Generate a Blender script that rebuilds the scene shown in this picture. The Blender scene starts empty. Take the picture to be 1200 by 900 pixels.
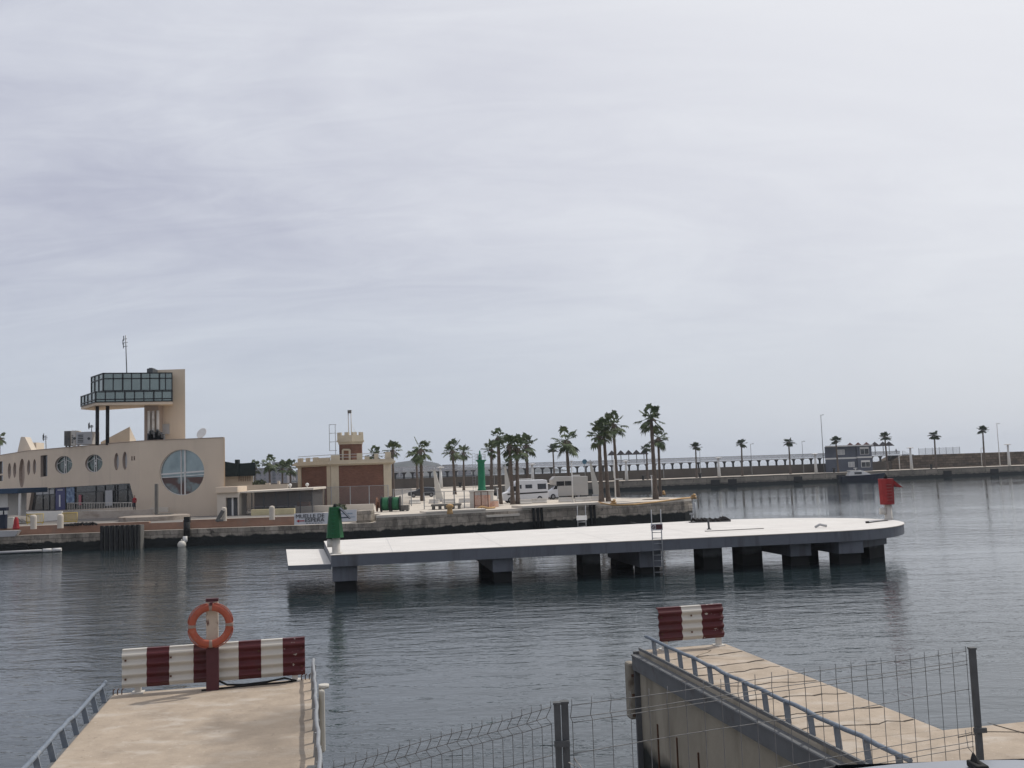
import bpy, math, random
from mathutils import Vector, Matrix
from mathutils.geometry import tessellate_polygon
from mathutils.noise import noise as pnoise
random.seed(7)
R = math.radians
S = bpy.context.scene
COL = S.collection
# ---------------------------------------------------------------- camera
F = 1120.0; H = 6.1
PITCH = math.atan(99.5/F); ROLL = math.atan(0.034)
fwd = Vector((0, math.cos(PITCH), math.sin(PITCH)))
r0 = Vector((1, 0, 0)); u0 = Vector((0, -math.sin(PITCH), math.cos(PITCH)))
rgt = r0*math.cos(ROLL) - u0*math.sin(ROLL)
upv = r0*math.sin(ROLL) + u0*math.cos(ROLL)
EYE = Vector((0, 0, H))
cam_d = bpy.data.cameras.new('camera'); cam = bpy.data.objects.new('camera', cam_d); COL.objects.link(cam)
cam_d.sensor_width = 36; cam_d.lens = F/1200*36; cam_d.clip_start = .1; cam_d.clip_end = 30000
m = Matrix((rgt, upv, -fwd)).transposed().to_4x4(); m.translation = EYE
cam.matrix_world = m
S.camera = cam
def pd(px, py): return fwd + rgt*((px-600)/F) + upv*((450-py)/F)
def G(px, py, z):
    d = pd(px, py); t = (z-H)/d.z; return EYE + d*t
def AT(px, py, Y):
    d = pd(px, py); return EYE + d*(Y/d.y)
def hz(px): return 549.5 - .034*(px-600)
def XC(px, Y, z=H):                       # world x of picture column px at depth Y, height z
    py = hz(px) - (z-H)*F/Y
    return AT(px, py, Y).x
def rect(px0, py0, px1, py1, Y):          # x0,x1,z0,z1 on the plane y=Y
    my = (py0+py1)/2; mx = (px0+px1)/2
    return AT(px0, my, Y).x, AT(px1, my, Y).x, AT(mx, py1, Y).z, AT(mx, py0, Y).z
# ---------------------------------------------------------------- materials
def mat(name, col, rough=.8, var=.12, scale=1.5, bump=0.0, bscale=None, metal=0, spec=.3, col2=None, detail=6, thr=None, streak=0):
    m = bpy.data.materials.new(name); m.use_nodes = True
    nt = m.node_tree; N = nt.nodes; L = nt.links; b = N['Principled BSDF']
    b.inputs['Roughness'].default_value = rough; b.inputs['Metallic'].default_value = metal
    b.inputs['Specular IOR Level'].default_value = spec
    tc = N.new('ShaderNodeNewGeometry')
    no = N.new('ShaderNodeTexNoise'); no.inputs['Scale'].default_value = scale; no.inputs['Detail'].default_value = detail
    no.inputs['Roughness'].default_value = .65
    if streak:
        mp = N.new('ShaderNodeMapping'); mp.inputs['Scale'].default_value = (1, 1, streak)
        L.new(tc.outputs['Position'], mp.inputs[0]); L.new(mp.outputs[0], no.inputs['Vector'])
    else: L.new(tc.outputs['Position'], no.inputs['Vector'])
    cr = N.new('ShaderNodeValToRGB')
    c = Vector(col); c2 = Vector(col2) if col2 else c*(1+var)
    c1 = c if col2 else c*(1-var)
    a, z = thr if thr else (.3, .7)
    cr.color_ramp.elements[0].position = a; cr.color_ramp.elements[1].position = z
    cr.color_ramp.elements[0].color = (*c1, 1); cr.color_ramp.elements[1].color = (*c2, 1)
    L.new(no.outputs['Fac'], cr.inputs[0]); L.new(cr.outputs[0], b.inputs['Base Color'])
    if bump:
        n2 = N.new('ShaderNodeTexNoise'); n2.inputs['Scale'].default_value = bscale or scale*4; n2.inputs['Detail'].default_value = 5
        L.new(tc.outputs['Position'], n2.inputs['Vector'])
        bp = N.new('ShaderNodeBump'); bp.inputs['Strength'].default_value = .6; bp.inputs['Distance'].default_value = bump
        L.new(n2.outputs['Fac'], bp.inputs['Height']); L.new(bp.outputs[0], b.inputs['Normal'])
    m['ramp'] = cr.name
    return m
def nodes(m): return m.node_tree.nodes, m.node_tree.links, m.node_tree.nodes['Principled BSDF']
def overlay(m, col, scale, lo, hi, stretch=(1, 1, 1), amount=1.0):
    """second layer: blotches of another colour over the base colour"""
    N, L, b = nodes(m)
    src = b.inputs['Base Color'].links[0].from_socket
    g = N.new('ShaderNodeNewGeometry'); mp = N.new('ShaderNodeMapping'); mp.inputs['Scale'].default_value = stretch
    mp.inputs['Location'].default_value = (scale*3.1, 7.7, 1.3)
    no = N.new('ShaderNodeTexNoise'); no.inputs['Scale'].default_value = scale; no.inputs['Detail'].default_value = 7; no.inputs['Roughness'].default_value = .6
    L.new(g.outputs['Position'], mp.inputs[0]); L.new(mp.outputs[0], no.inputs['Vector'])
    mr = N.new('ShaderNodeMapRange'); mr.inputs[1].default_value = lo; mr.inputs[2].default_value = hi; mr.inputs[4].default_value = amount
    L.new(no.outputs['Fac'], mr.inputs[0])
    mx = N.new('ShaderNodeMix'); mx.data_type = 'RGBA'; mx.inputs['B'].default_value = (*col, 1)
    L.new(mr.outputs[0], mx.inputs['Factor']); L.new(src, mx.inputs['A']); L.new(mx.outputs['Result'], b.inputs['Base Color'])
    return m
def tide(m, level, col=(.012, .014, .013), soft=.25):
    """algae and damp below a water-stain level"""
    N, L, b = nodes(m)
    src = b.inputs['Base Color'].links[0].from_socket
    g = N.new('ShaderNodeNewGeometry'); sp = N.new('ShaderNodeSeparateXYZ'); L.new(g.outputs['Position'], sp.inputs[0])
    no = N.new('ShaderNodeTexNoise'); no.inputs['Scale'].default_value = 1.2; no.inputs['Detail'].default_value = 6
    L.new(g.outputs['Position'], no.inputs['Vector'])
    ma = N.new('ShaderNodeMath'); ma.operation = 'MULTIPLY_ADD'; ma.inputs[1].default_value = .6; ma.inputs[2].default_value = -.3
    L.new(no.outputs['Fac'], ma.inputs[0])
    ad = N.new('ShaderNodeMath'); ad.operation = 'ADD'; L.new(sp.outputs['Z'], ad.inputs[0]); L.new(ma.outputs[0], ad.inputs[1])
    mr = N.new('ShaderNodeMapRange'); mr.inputs[1].default_value = level-soft/2; mr.inputs[2].default_value = level+soft/2
    mr.inputs[3].default_value = 1; mr.inputs[4].default_value = 0
    L.new(ad.outputs[0], mr.inputs[0])
    mx = N.new('ShaderNodeMix'); mx.data_type = 'RGBA'; mx.inputs['B'].default_value = (*col, 1)
    L.new(mr.outputs[0], mx.inputs['Factor']); L.new(src, mx.inputs['A']); L.new(mx.outputs['Result'], b.inputs['Base Color'])
    return m
def bricks(m, bw, bh, mort, mcol, vary=.25, off=.5):
    """block courses on walls that run mostly along x"""
    N, L, b = nodes(m)
    src = b.inputs['Base Color'].links[0].from_socket
    g = N.new('ShaderNodeNewGeometry'); sp = N.new('ShaderNodeSeparateXYZ'); L.new(g.outputs['Position'], sp.inputs[0])
    ma = N.new('ShaderNodeMath'); ma.operation = 'MULTIPLY_ADD'; ma.inputs[1].default_value = .35
    L.new(sp.outputs['Y'], ma.inputs[0]); L.new(sp.outputs['X'], ma.inputs[2])
    cb = N.new('ShaderNodeCombineXYZ'); L.new(ma.outputs[0], cb.inputs[0]); L.new(sp.outputs['Z'], cb.inputs[1])
    wn = N.new('ShaderNodeTexNoise'); wn.inputs['Scale'].default_value = 1.5; L.new(g.outputs['Position'], wn.inputs['Vector'])
    va = N.new('ShaderNodeVectorMath'); va.operation = 'MULTIPLY_ADD'; va.inputs[1].default_value = (bw*.3, bh*.22, 0)
    L.new(wn.outputs['Color'], va.inputs[0]); L.new(cb.outputs[0], va.inputs[2])
    br = N.new('ShaderNodeTexBrick'); br.inputs['Scale'].default_value = 1; br.inputs['Brick Width'].default_value = bw
    br.inputs['Row Height'].default_value = bh; br.inputs['Mortar Size'].default_value = mort; br.offset = off
    br.inputs['Color1'].default_value = (1-vary,)*3+(1,); br.inputs['Color2'].default_value = (1+vary,)*3+(1,); br.inputs['Mortar'].default_value = (*mcol, 1)
    L.new(va.outputs[0], br.inputs['Vector'])
    mx = N.new('ShaderNodeMix'); mx.data_type = 'RGBA'; mx.blend_type = 'MULTIPLY'; mx.inputs['Factor'].default_value = 1
    L.new(src, mx.inputs['A']); L.new(br.outputs['Color'], mx.inputs['B']); L.new(mx.outputs['Result'], b.inputs['Base Color'])
    return m
M = {}
M['deck'] = overlay(overlay(overlay(mat('pier_deck_concrete', (.37, .305, .237), .9, .15, 2.2, .012, 14), (.47, .42, .36), 1.3, .52, .68, (1, 1.8, 1), .8), (.20, .165, .13), .55, .54, .72, amount=.6), (.12, .095, .075), 6, .66, .74, amount=.6)
M['deck'] = overlay(overlay(M['deck'], (.60, .55, .48), 18, .63, .70, amount=.5), (.10, .08, .065), 22, .64, .70, amount=.55)
M['pierwall'] = tide(overlay(overlay(mat('pier_wall_concrete', (.33, .295, .235), .85, .12, .8, .01, 9), (.10, .085, .06), 1.4, .52, .75, (1, 1, .15), .7), (.36, .34, .29), .7, .56, .7, (1, 1, .4), .5), .62, (.02, .022, .02))
M['platform'] = overlay(overlay(overlay(mat('platform_deck_white_concrete', (.61, .59, .56), .85, .06, .5, .004, 6), (.44, .41, .38), .18, .55, .78, (1, 2.5, 1), .45), (.80, .78, .75), .35, .58, .66, (1, 4, 1), .6), (.33, .31, .29), 1.1, .66, .72, (1, 1.5, 1), .5)
M['fascia'] = overlay(mat('grey_blue_painted_concrete', (.118, .128, .148), .6, .07, .9, .004, 5), (.062, .062, .064), 1.6, .53, .72, (1, 1, .10), .75)
M['pile'] = tide(mat('pile_concrete', (.10, .105, .11), .8, .15, 2), .75, (.010, .011, .011))
M['stone'] = overlay(tide(bricks(overlay(overlay(mat('quay_stone', (.29, .255, .21), .9, .3, 1.6, .05, 4), (.095, .085, .07), 1.0, .48, .66, (1, 1, .5), .75), (.33, .30, .26), .8, .58, .7, amount=.6), 1.25, .6, .028, (.55, .54, .53), .22), .85, soft=.12), (.012, .012, .011), 1.3, .64, .7, amount=.7)
M['farstone'] = tide(bricks(overlay(mat('breakwater_quay_stone', (.21, .185, .15), .9, .3, .25, .03, 2), (.09, .08, .065), .3, .5, .7, amount=.7), 4, 1.1, .07, (.5, .5, .5), .2), .75)
M['quaytop'] = overlay(mat('quay_paving', (.44, .395, .335), .9, .1, .3), (.30, .27, .235), .12, .5, .7, (1, 2, 1), .7)
M['tiptop'] = overlay(mat('pale_quay_paving', (.55, .495, .42), .9, .08, .4), (.40, .35, .29), .2, .52, .7, (1, 2, 1), .6)
M['asphalt'] = overlay(mat('quay_asphalt', (.19, .175, .16), .92, .12, .4), (.27, .25, .22), .1, .5, .7, amount=.7)
M['curb'] = overlay(mat('red_brown_kerb', (.28, .165, .115), .85, .15, .8), (.22, .18, .15), .5, .52, .7, amount=.7)
M['slabwhite'] = overlay(mat('pale_ledge_concrete', (.56, .51, .44), .85, .08, .6), (.33, .27, .2), .5, .58, .75, (1, 1, 3), .6)
M['plaster'] = overlay(overlay(mat('beige_plaster', (.60, .50, .39), .85, .05, .25), (.42, .35, .28), 1.6, .56, .8, (1, 1, .08), .45), (.50, .415, .325), .35, .5, .75, (1, 1, .3), .5)
M['plasterlt'] = mat('light_plaster', (.56, .50, .42), .85, .08, .5)
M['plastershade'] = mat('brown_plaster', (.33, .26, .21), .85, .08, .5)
M['white'] = mat('white_paint', (.62, .61, .585), .5, .06, 1.2)
M['whitewarm'] = overlay(overlay(mat('worn_white_paint', (.54, .515, .46), .5, .05, 2), (.36, .33, .28), 3, .6, .8, (1, 1, .3), .5), (.16, .07, .04), 14, .70, .74, (1, 1, .6), .8)
M['dirtywhite'] = overlay(mat('dirty_white_concrete', (.55, .52, .47), .85, .1, 1.5), (.3, .27, .23), 1.2, .55, .7, amount=.6)
M['brick'] = bricks(mat('red_brick', (.135, .066, .046), .9, .2, .6), .26, .085, .012, (1.25, 1.25, 1.2), .22)
M['cream'] = overlay(mat('cream_trim', (.50, .44, .335), .85, .08, 1), (.33, .285, .22), 1.3, .55, .75, (1, 1, .4), .6)
M['black'] = mat('black_painted_steel', (.012, .013, .015), .5, .2, 3)
M['blacksteel'] = mat('dark_grey_mullion', (.014, .017, .019), .45, .2, 3)
M['rubber'] = mat('black_rubber', (.015, .015, .015), .8, .3, 4)
M['timber'] = mat('weathered_timber', (.13, .125, .115), .9, .3, 1.5, streak=.2)
M['galv'] = mat('galvanised_steel', (.28, .29, .30), .5, .12, 5, metal=.4)
M['postgrey'] = mat('fence_post_steel', (.09, .093, .095), .6, .2, 9, metal=.2)
M['wire'] = mat('fence_wire', (.15, .15, .15), .55, .2, 20, metal=.3)
M['railblue'] = overlay(mat('faded_blue_rail_paint', (.155, .185, .225), .6, .12, 6), (.30, .32, .34), 9, .55, .7, amount=.8)
M['beamgrey'] = overlay(mat('grey_steel_beam', (.13, .135, .14), .7, .12, 2), (.07, .055, .045), 3, .55, .75, amount=.7)
M['red'] = overlay(mat('dark_red_barrier_paint', (.088, .018, .021), .5, .1, 3), (.075, .028, .028), 2, .5, .7)
M['redpeel'] = overlay(mat('peeling_red_barrier_paint', (.088, .018, .021), .5, .1, 3), (.55, .52, .48), 7, .63, .645, (1, 1, 1.6))
M['maroon'] = mat('maroon_post_paint', (.075, .024, .029), .6, .15, 5)
M['peel'] = overlay(mat('peeled_timber', (.50, .43, .35), .85, .15, 4, streak=.3), (.13, .07, .06), 6, .56, .62, (1, 1, .4))
M['orange'] = overlay(mat('faded_orange_plastic', (.33, .082, .048), .6, .15, 5), (.42, .17, .11), 8, .55, .75, amount=.6)
M['tape'] = mat('grey_reflective_tape', (.27, .20, .17), .5, .1, 5)
M['green'] = mat('green_beacon_paint', (.008, .095, .028), .5, .15, 2)
M['greenlt'] = mat('green_lighthouse_paint', (.008, .15, .07), .5, .12, 1)
M['redbeacon'] = overlay(mat('red_beacon_paint', (.25, .018, .018), .6, .15, 2), (.17, .014, .016), 2, .5, .7)
M['blue'] = mat('deep_blue_panel', (.012, .016, .11), .4, .1, 2)
M['bluepic'] = mat('blue_picture_panel', (.03, .07, .17), .4, .5, 2, col2=(.2, .3, .42), thr=(.45, .6))
M['pinkpanel'] = mat('pink_banner', (.38, .10, .12), .5, .1, 2)
M['navy'] = mat('navy_canopy', (.02, .045, .085), .6, .1, 1)
M['navyhull'] = mat('navy_hull_paint', (.008, .012, .03), .35, .1, 1)
M['net'] = mat('dark_green_netting', (.013, .022, .024), .95, .35, .8)
M['yellow'] = mat('yellow_fence_paint', (.50, .36, .06), .6, .15, 3)
M['yellowwall'] = mat('pale_yellow_wall', (.50, .44, .27), .9, .12, 1)
M['redplastic'] = mat('red_plastic', (.30, .015, .02), .5, .1, 2)
M['drumgreen'] = mat('green_coiled_cable', (.012, .085, .035), .7, .5, 8, col2=(.022, .14, .06), streak=.1)
M['brownwood'] = mat('brown_wood', (.20, .10, .06), .85, .2, 2)
M['orangenet'] = mat('orange_mesh_cloth', (.62, .30, .19), .85, .2, 2, col2=(.66, .5, .4))
M['greybuild'] = mat('slate_grey_render', (.085, .095, .12), .8, .08, .4)
M['rockwall'] = bricks(mat('breakwater_brown_stone', (.115, .088, .064), .95, .35, .6, .05, 2), 1.6, .7, .09, (.6, .6, .6), .3)
M['conwall'] = overlay(mat('breakwater_grey_brown_wall', (.088, .075, .062), .95, .15, .15), (.065, .055, .045), .4, .5, .7, (1, 1, .2), .7)
M['colgrey'] = mat('walkway_column', (.075, .078, .082), .8, .15, 1)
M['slabgrey'] = mat('walkway_slab', (.36, .365, .37), .8, .08, .5)
M['umbrella'] = mat('dark_canvas', (.03, .026, .03), .9, .15, 2)
M['umbred'] = mat('dark_red_canvas', (.09, .035, .032), .9, .15, 2)
M['vanwhite'] = mat('van_white_paint', (.62, .63, .65), .35, .03, 2, spec=.5)
M['motorgrey'] = mat('motorhome_beige_paint', (.40, .385, .36), .4, .03, 2, spec=.5)
M['carglass'] = mat('dark_car_glass', (.012, .014, .017), .12, .1, 2, spec=.6)
M['suv'] = mat('dark_suv_paint', (.02, .024, .032), .25, .1, 2, spec=.6)
M['silver'] = mat('silver_car_paint', (.36, .38, .42), .28, .03, 5, metal=.55, spec=.5)
M['tyre'] = mat('tyre_rubber', (.016, .016, .017), .9, .15, 8)
M['rim'] = mat('wheel_rim', (.25, .25, .26), .4, .1, 8, metal=.6)
M['trunk'] = mat('palm_trunk_bark', (.115, .09, .072), .95, .3, 3, .03, 9, streak=3)
M['frond'] = mat('palm_frond', (.038, .062, .026), .7, .3, 1.3, col2=(.11, .14, .06))
M['frondfar'] = mat('small_palm_frond', (.028, .045, .022), .75, .3, 1, col2=(.06, .085, .036))
M['shrub'] = mat('shrub_leaves', (.03, .042, .02), .8, .3, 1.5, col2=(.08, .09, .05))
M['acgrey'] = mat('air_unit_grey', (.40, .40, .40), .6, .08, 1)
M['solar'] = mat('solar_panel_blue', (.02, .03, .05), .75, .1, 3, spec=.5)
M['rope'] = mat('dark_rope', (.035, .032, .03), .95, .3, 6)
M['orangerope'] = mat('yellow_brown_hose', (.46, .29, .13), .8, .2, 3)
M['signwhite'] = mat('white_sign_board', (.62, .62, .63), .55, .03, 1)
M['ink'] = mat('black_lettering', (.012, .012, .018), .6, .1, 3)
M['inkred'] = mat('red_arrow_paint', (.38, .03, .04), .6, .1, 3)
M['inkblue'] = mat('faint_blue_print', (.22, .30, .38), .6, .1, 3)
M['skin'] = mat('skin', (.40, .24, .17), .6, .05, 5)
M['cloth1'] = mat('dark_clothes', (.03, .03, .04), .9, .2, 5)
M['cloth2'] = mat('red_jacket', (.28, .02, .025), .9, .2, 5)
M['hair'] = mat('dark_hair', (.015, .01, .008), .8, .2, 5)
M['city'] = mat('far_town_plaster', (.19, .17, .175), .9, .3, .02)
M['citywin'] = mat('far_town_windows', (.11, .105, .12), .6, .2, .05)
M['terracotta'] = mat('terracotta_panel', (.36, .17, .11), .85, .12, 1)
M['hill'] = overlay(mat('scrub_hillside', (.030, .032, .028), .95, .3, .008), (.13, .115, .11), .03, .56, .7, amount=.55)
M['rustmat'] = mat('rusty_steel', (.10, .05, .03), .9, .3, 9)
def glass_mat(name, col, rough, metal):
    m = mat(name, col, rough, .08, .9, metal=metal, spec=.5); return m
M['towerglass'] = glass_mat('green_grey_tower_glass', (.20, .238, .228), .16, .75)
M['shopglass'] = overlay(glass_mat('dark_shop_glass', (.018, .02, .022), .12, 0), (.12, .12, .11), 1.1, .54, .62, (1, 1, .8), .6)
M['roundglass'] = overlay(glass_mat('green_round_window_glass', (.05, .085, .07), .15, .2), (.015, .02, .018), 1.6, .45, .6)
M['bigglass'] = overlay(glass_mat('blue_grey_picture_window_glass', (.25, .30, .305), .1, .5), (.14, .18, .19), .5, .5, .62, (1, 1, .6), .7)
M['lowglass'] = overlay(glass_mat('lower_glass_painted_reflection', (.16, .19, .19), .12, .35), (.075, .036, .028), .38, .44, .5)  # brown patches in the glass colour stand for a reflected brick building
def translucent(name, col, alpha):
    m = mat(name, col, .5, .08, 1.0)
    N, L, b = nodes(m); b.inputs['Alpha'].default_value = alpha; N['Color Ramp'].color_ramp.elements[1].color = (*col, 1); N['Color Ramp'].color_ramp.elements[0].color = (*col, 1)
    return m
M['plastic'] = translucent('clear_plastic_sheet', (.15, .155, .165), .42)
M['parapet'] = translucent('mesh_parapet_infill', (.42, .43, .45), .30)
M['netfence'] = translucent('far_wire_netting', (.16, .17, .18), .28)
M['planter2'] = overlay(mat('worn_ramp_concrete', (.36, .32, .28), .9, .1, .8), (.24, .2, .17), .8, .5, .7, (1, 1, 2))
def blotch(m, c, rad, col, amount):
    N, L, b = nodes(m); src = b.inputs['Base Color'].links[0].from_socket
    g = N.new('ShaderNodeNewGeometry'); no = N.new('ShaderNodeTexNoise'); no.inputs['Scale'].default_value = 1.6; no.inputs['Detail'].default_value = 7; L.new(g.outputs['Position'], no.inputs['Vector'])
    va = N.new('ShaderNodeVectorMath'); va.operation = 'MULTIPLY_ADD'; va.inputs[1].default_value = (1.5,)*3; L.new(no.outputs['Color'], va.inputs[0]); L.new(g.outputs['Position'], va.inputs[2])
    ds = N.new('ShaderNodeVectorMath'); ds.operation = 'DISTANCE'; ds.inputs[1].default_value = (c[0]+.75, c[1]+.75, c[2]+.75); L.new(va.outputs[0], ds.inputs[0])
    mr = N.new('ShaderNodeMapRange'); mr.inputs[1].default_value = rad; mr.inputs[2].default_value = rad*.45; mr.inputs[4].default_value = amount; L.new(ds.outputs['Value'], mr.inputs[0])
    mx = N.new('ShaderNodeMix'); mx.data_type = 'RGBA'; mx.inputs['B'].default_value = (*col, 1); L.new(mr.outputs[0], mx.inputs['Factor']); L.new(src, mx.inputs['A']); L.new(mx.outputs['Result'], b.inputs['Base Color'])
blotch(M['deck'], tuple(G(318, 850, 2.45)), 1.25, (.15, .125, .10), .65)
blotch(M['deck'], tuple(G(300, 890, 2.45)), 1.0, (.17, .14, .11), .5)
# water
def water_mat():
    m = bpy.data.materials.new('harbour_water'); m.use_nodes = True
    N, L, b = nodes(m)
    b.inputs['Base Color'].default_value = (.017, .028, .032, 1); b.inputs['Roughness'].default_value = .05; b.inputs['IOR'].default_value = 1.62
    g = N.new('ShaderNodeNewGeometry')
    def layer(sc, st, rot, detail, rough=.6):
        mp = N.new('ShaderNodeMapping'); mp.inputs['Scale'].default_value = st; mp.inputs['Rotation'].default_value = (0, 0, R(rot))
        n = N.new('ShaderNodeTexNoise'); n.inputs['Scale'].default_value = sc; n.inputs['Detail'].default_value = detail; n.inputs['Roughness'].default_value = rough
        n.inputs['Distortion'].default_value = .4
        L.new(g.outputs['Position'], mp.inputs[0]); L.new(mp.outputs[0], n.inputs['Vector']); return n.outputs['Fac']
    a = layer(.9, (.45, 1.1, 1), 12, 4); c = layer(4.2, (.5, 1, 1), -8, 3); d = layer(.038, (.45, 1, 1), 8, 4)
    def mth(op, x, y):
        q = N.new('ShaderNodeMath'); q.operation = op
        for i, v in enumerate((x, y)):
            if isinstance(v, (int, float)): q.inputs[i].default_value = v
            else: L.new(v, q.inputs[i])
        return q.outputs[0]
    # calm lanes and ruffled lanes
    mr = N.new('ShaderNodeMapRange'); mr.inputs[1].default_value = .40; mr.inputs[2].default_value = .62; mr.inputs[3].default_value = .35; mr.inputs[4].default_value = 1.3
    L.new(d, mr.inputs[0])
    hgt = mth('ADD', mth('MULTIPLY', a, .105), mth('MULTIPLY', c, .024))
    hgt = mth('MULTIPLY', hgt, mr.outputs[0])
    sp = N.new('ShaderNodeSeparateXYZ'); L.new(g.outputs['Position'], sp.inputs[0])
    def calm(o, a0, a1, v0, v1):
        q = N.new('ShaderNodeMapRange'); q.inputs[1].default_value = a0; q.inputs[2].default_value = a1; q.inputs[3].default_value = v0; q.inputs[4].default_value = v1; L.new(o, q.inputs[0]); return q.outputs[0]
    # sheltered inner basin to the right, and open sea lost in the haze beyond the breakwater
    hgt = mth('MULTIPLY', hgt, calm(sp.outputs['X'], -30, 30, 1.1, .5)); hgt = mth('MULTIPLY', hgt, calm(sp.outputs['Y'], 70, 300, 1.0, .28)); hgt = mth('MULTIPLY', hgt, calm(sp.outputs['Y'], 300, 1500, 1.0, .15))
    bp = N.new('ShaderNodeBump'); bp.inputs['Strength'].default_value = 1; bp.inputs['Distance'].default_value = 1.0
    L.new(hgt, bp.inputs['Height']); L.new(bp.outputs[0], b.inputs['Normal'])
    return m
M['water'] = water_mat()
# ---------------------------------------------------------------- mesh builder
class MB:
    def __init__(s): s.v = []; s.f = []; s.mi = []; s.mats = []; s.cur = 0; s.sm = []; s.smooth = False
    def use(s, name):
        if name not in s.mats: s.mats.append(name)
        s.cur = s.mats.index(name); return s
    def face(s, idx): s.f.append(idx); s.mi.append(s.cur); s.sm.append(s.smooth)
    def add(s, vs, fs):
        o = len(s.v); s.v += [Vector(v) for v in vs]
        for f in fs: s.face([i+o for i in f])
        return s
    def quad(s, a, b, c, d): return s.add([a, b, c, d], [[0, 1, 2, 3]])
    def box(s, x0, x1, y0, y1, z0, z1, rz=0, c=None):
        vs = [Vector((x, y, z)) for z in (z0, z1) for x, y in ((x0, y0), (x1, y0), (x1, y1), (x0, y1))]
        if rz:
            cc = Vector(c) if c else Vector(((x0+x1)/2, (y0+y1)/2, 0)); rm = Matrix.Rotation(rz, 3, 'Z'); cc.z = 0
            vs = [rm @ (v-cc)+cc for v in vs]
        return s.add(vs, [[3, 2, 1, 0], [4, 5, 6, 7], [0, 1, 5, 4], [1, 2, 6, 5], [2, 3, 7, 6], [3, 0, 4, 7]])
    def prism(s, poly, z0, z1, top=None, side=None):
        n = len(poly); zf = lambda z, i: z[i] if isinstance(z, (list, tuple)) else z
        a = [Vector((p[0], p[1], zf(z0, i))) for i, p in enumerate(poly)]; b = [Vector((p[0], p[1], zf(z1, i))) for i, p in enumerate(poly)]
        o = len(s.v); s.v += a+b
        if side: s.use(side)
        for i in range(n):
            j = (i+1) % n; s.face([o+i, o+j, o+n+j, o+n+i])
        s.face([o+i for i in reversed(range(n))])
        if top: s.use(top)
        s.face([o+n+i for i in range(n)])
        return s
    def bar(s, p, q, w, h=None, up=Vector((0, 0, 1))):
        p = Vector(p); q = Vector(q); h = h or w; d = (q-p).normalized()
        if abs(d.dot(up)) > .95: up = Vector((1, 0, 0))
        sx = d.cross(up).normalized()*w/2; sy = sx.cross(d).normalized()*h/2
        vs = [p-sx-sy, p+sx-sy, p+sx+sy, p-sx+sy, q-sx-sy, q+sx-sy, q+sx+sy, q-sx+sy]
        return s.add(vs, [[3, 2, 1, 0], [4, 5, 6, 7], [0, 1, 5, 4], [1, 2, 6, 5], [2, 3, 7, 6], [3, 0, 4, 7]])
    def tube(s, pts, r, n=8, caps=True):
        pts = [Vector(p) for p in pts]; k = len(pts); rs = r if isinstance(r, (list, tuple)) else [r]*k
        o = len(s.v); pr = None; s0 = s.smooth; s.smooth = True
        for i, p in enumerate(pts):
            d = (pts[min(i+1, k-1)]-pts[max(i-1, 0)]).normalized()
            if pr is None: pr = d.orthogonal().normalized()
            a = (pr-d*pr.dot(d)).normalized(); pr = a; b = d.cross(a)
            for j in range(n):
                t = 2*math.pi*j/n; s.v.append(p+(a*math.cos(t)+b*math.sin(t))*rs[i])
        for i in range(k-1):
            for j in range(n):
                j2 = (j+1) % n; s.face([o+i*n+j, o+i*n+j2, o+(i+1)*n+j2, o+(i+1)*n+j])
        s.smooth = False
        if caps: s.face([o+j for j in reversed(range(n))]); s.face([o+(k-1)*n+j for j in range(n)])
        s.smooth = s0
        return s
    def lathe(s, prof, c, n=20, ax='z'):
        c = Vector(c); o = len(s.v); k = len(prof)
        for (r, h) in prof:
            for j in range(n):
                t = 2*math.pi*j/n; x, y = math.cos(t)*r, math.sin(t)*r
                s.v.append(c+(Vector((x, y, h)) if ax == 'z' else Vector((h, x, y)) if ax == 'x' else Vector((x, h, y))))
        for i in range(k-1):
            for j in range(n):
                j2 = (j+1) % n; s.face([o+i*n+j, o+i*n+j2, o+(i+1)*n+j2, o+(i+1)*n+j])
        s.face([o+j for j in reversed(range(n))]); s.face([o+(k-1)*n+j for j in range(n)])
        return s
    def build(s, name, m=None, parent=None, bevel=0, smooth_all=False):
        me = bpy.data.meshes.new(name)
        o = bpy.data.objects.new(name, me); COL.objects.link(o)
        off = Vector((0, 0, 0))
        if parent: off = parent.matrix_world.translation if parent.parent is None else parent.parent.matrix_world.translation
        vs = [v-off for v in s.v] if off.length > 0 else s.v
        me.from_pydata([tuple(v) for v in vs], [], s.f)
        names = s.mats if s.mats else [m]
        if m and s.mats and m not in s.mats: pass
        for nm in names: me.materials.append(M[nm])
        if s.mats: me.polygons.foreach_set('material_index', s.mi)
        me.polygons.foreach_set('use_smooth', [True]*len(s.f) if smooth_all else s.sm)
        me.update()
        if parent: o.parent = parent
        if bevel:
            bv = o.modifiers.new('bevel', 'BEVEL'); bv.width = bevel; bv.segments = 2; bv.limit_method = 'ANGLE'
        return o
def tag(o, label, cat=None, group=None, kind=None):
    if label: o['label'] = label
    if cat: o['category'] = cat
    if group: o['group'] = group
    if kind: o['kind'] = kind
    return o
def thing(name, loc, label, cat, group=None):
    o = bpy.data.objects.new(name, None); COL.objects.link(o); o.location = loc; o.empty_display_size = .3
    o.matrix_world = Matrix.Translation(Vector(loc))
    return tag(o, label, cat, group)
def struct(mb, name, m=None, **k):
    o = mb.build(name, m, **k); o['kind'] = 'structure'; return o
def kids(o): return [c for c in bpy.data.objects if c.parent == o]
def dup(o, loc=None, rz=None, label=None, parent=None):
    c = o.copy(); COL.objects.link(c)
    if parent: c.parent = parent
    if loc is not None: c.location = loc
    if rz is not None: c.rotation_euler.z = rz
    if label: c['label'] = label
    for k in kids(o): dup(k, parent=c)
    return c
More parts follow.
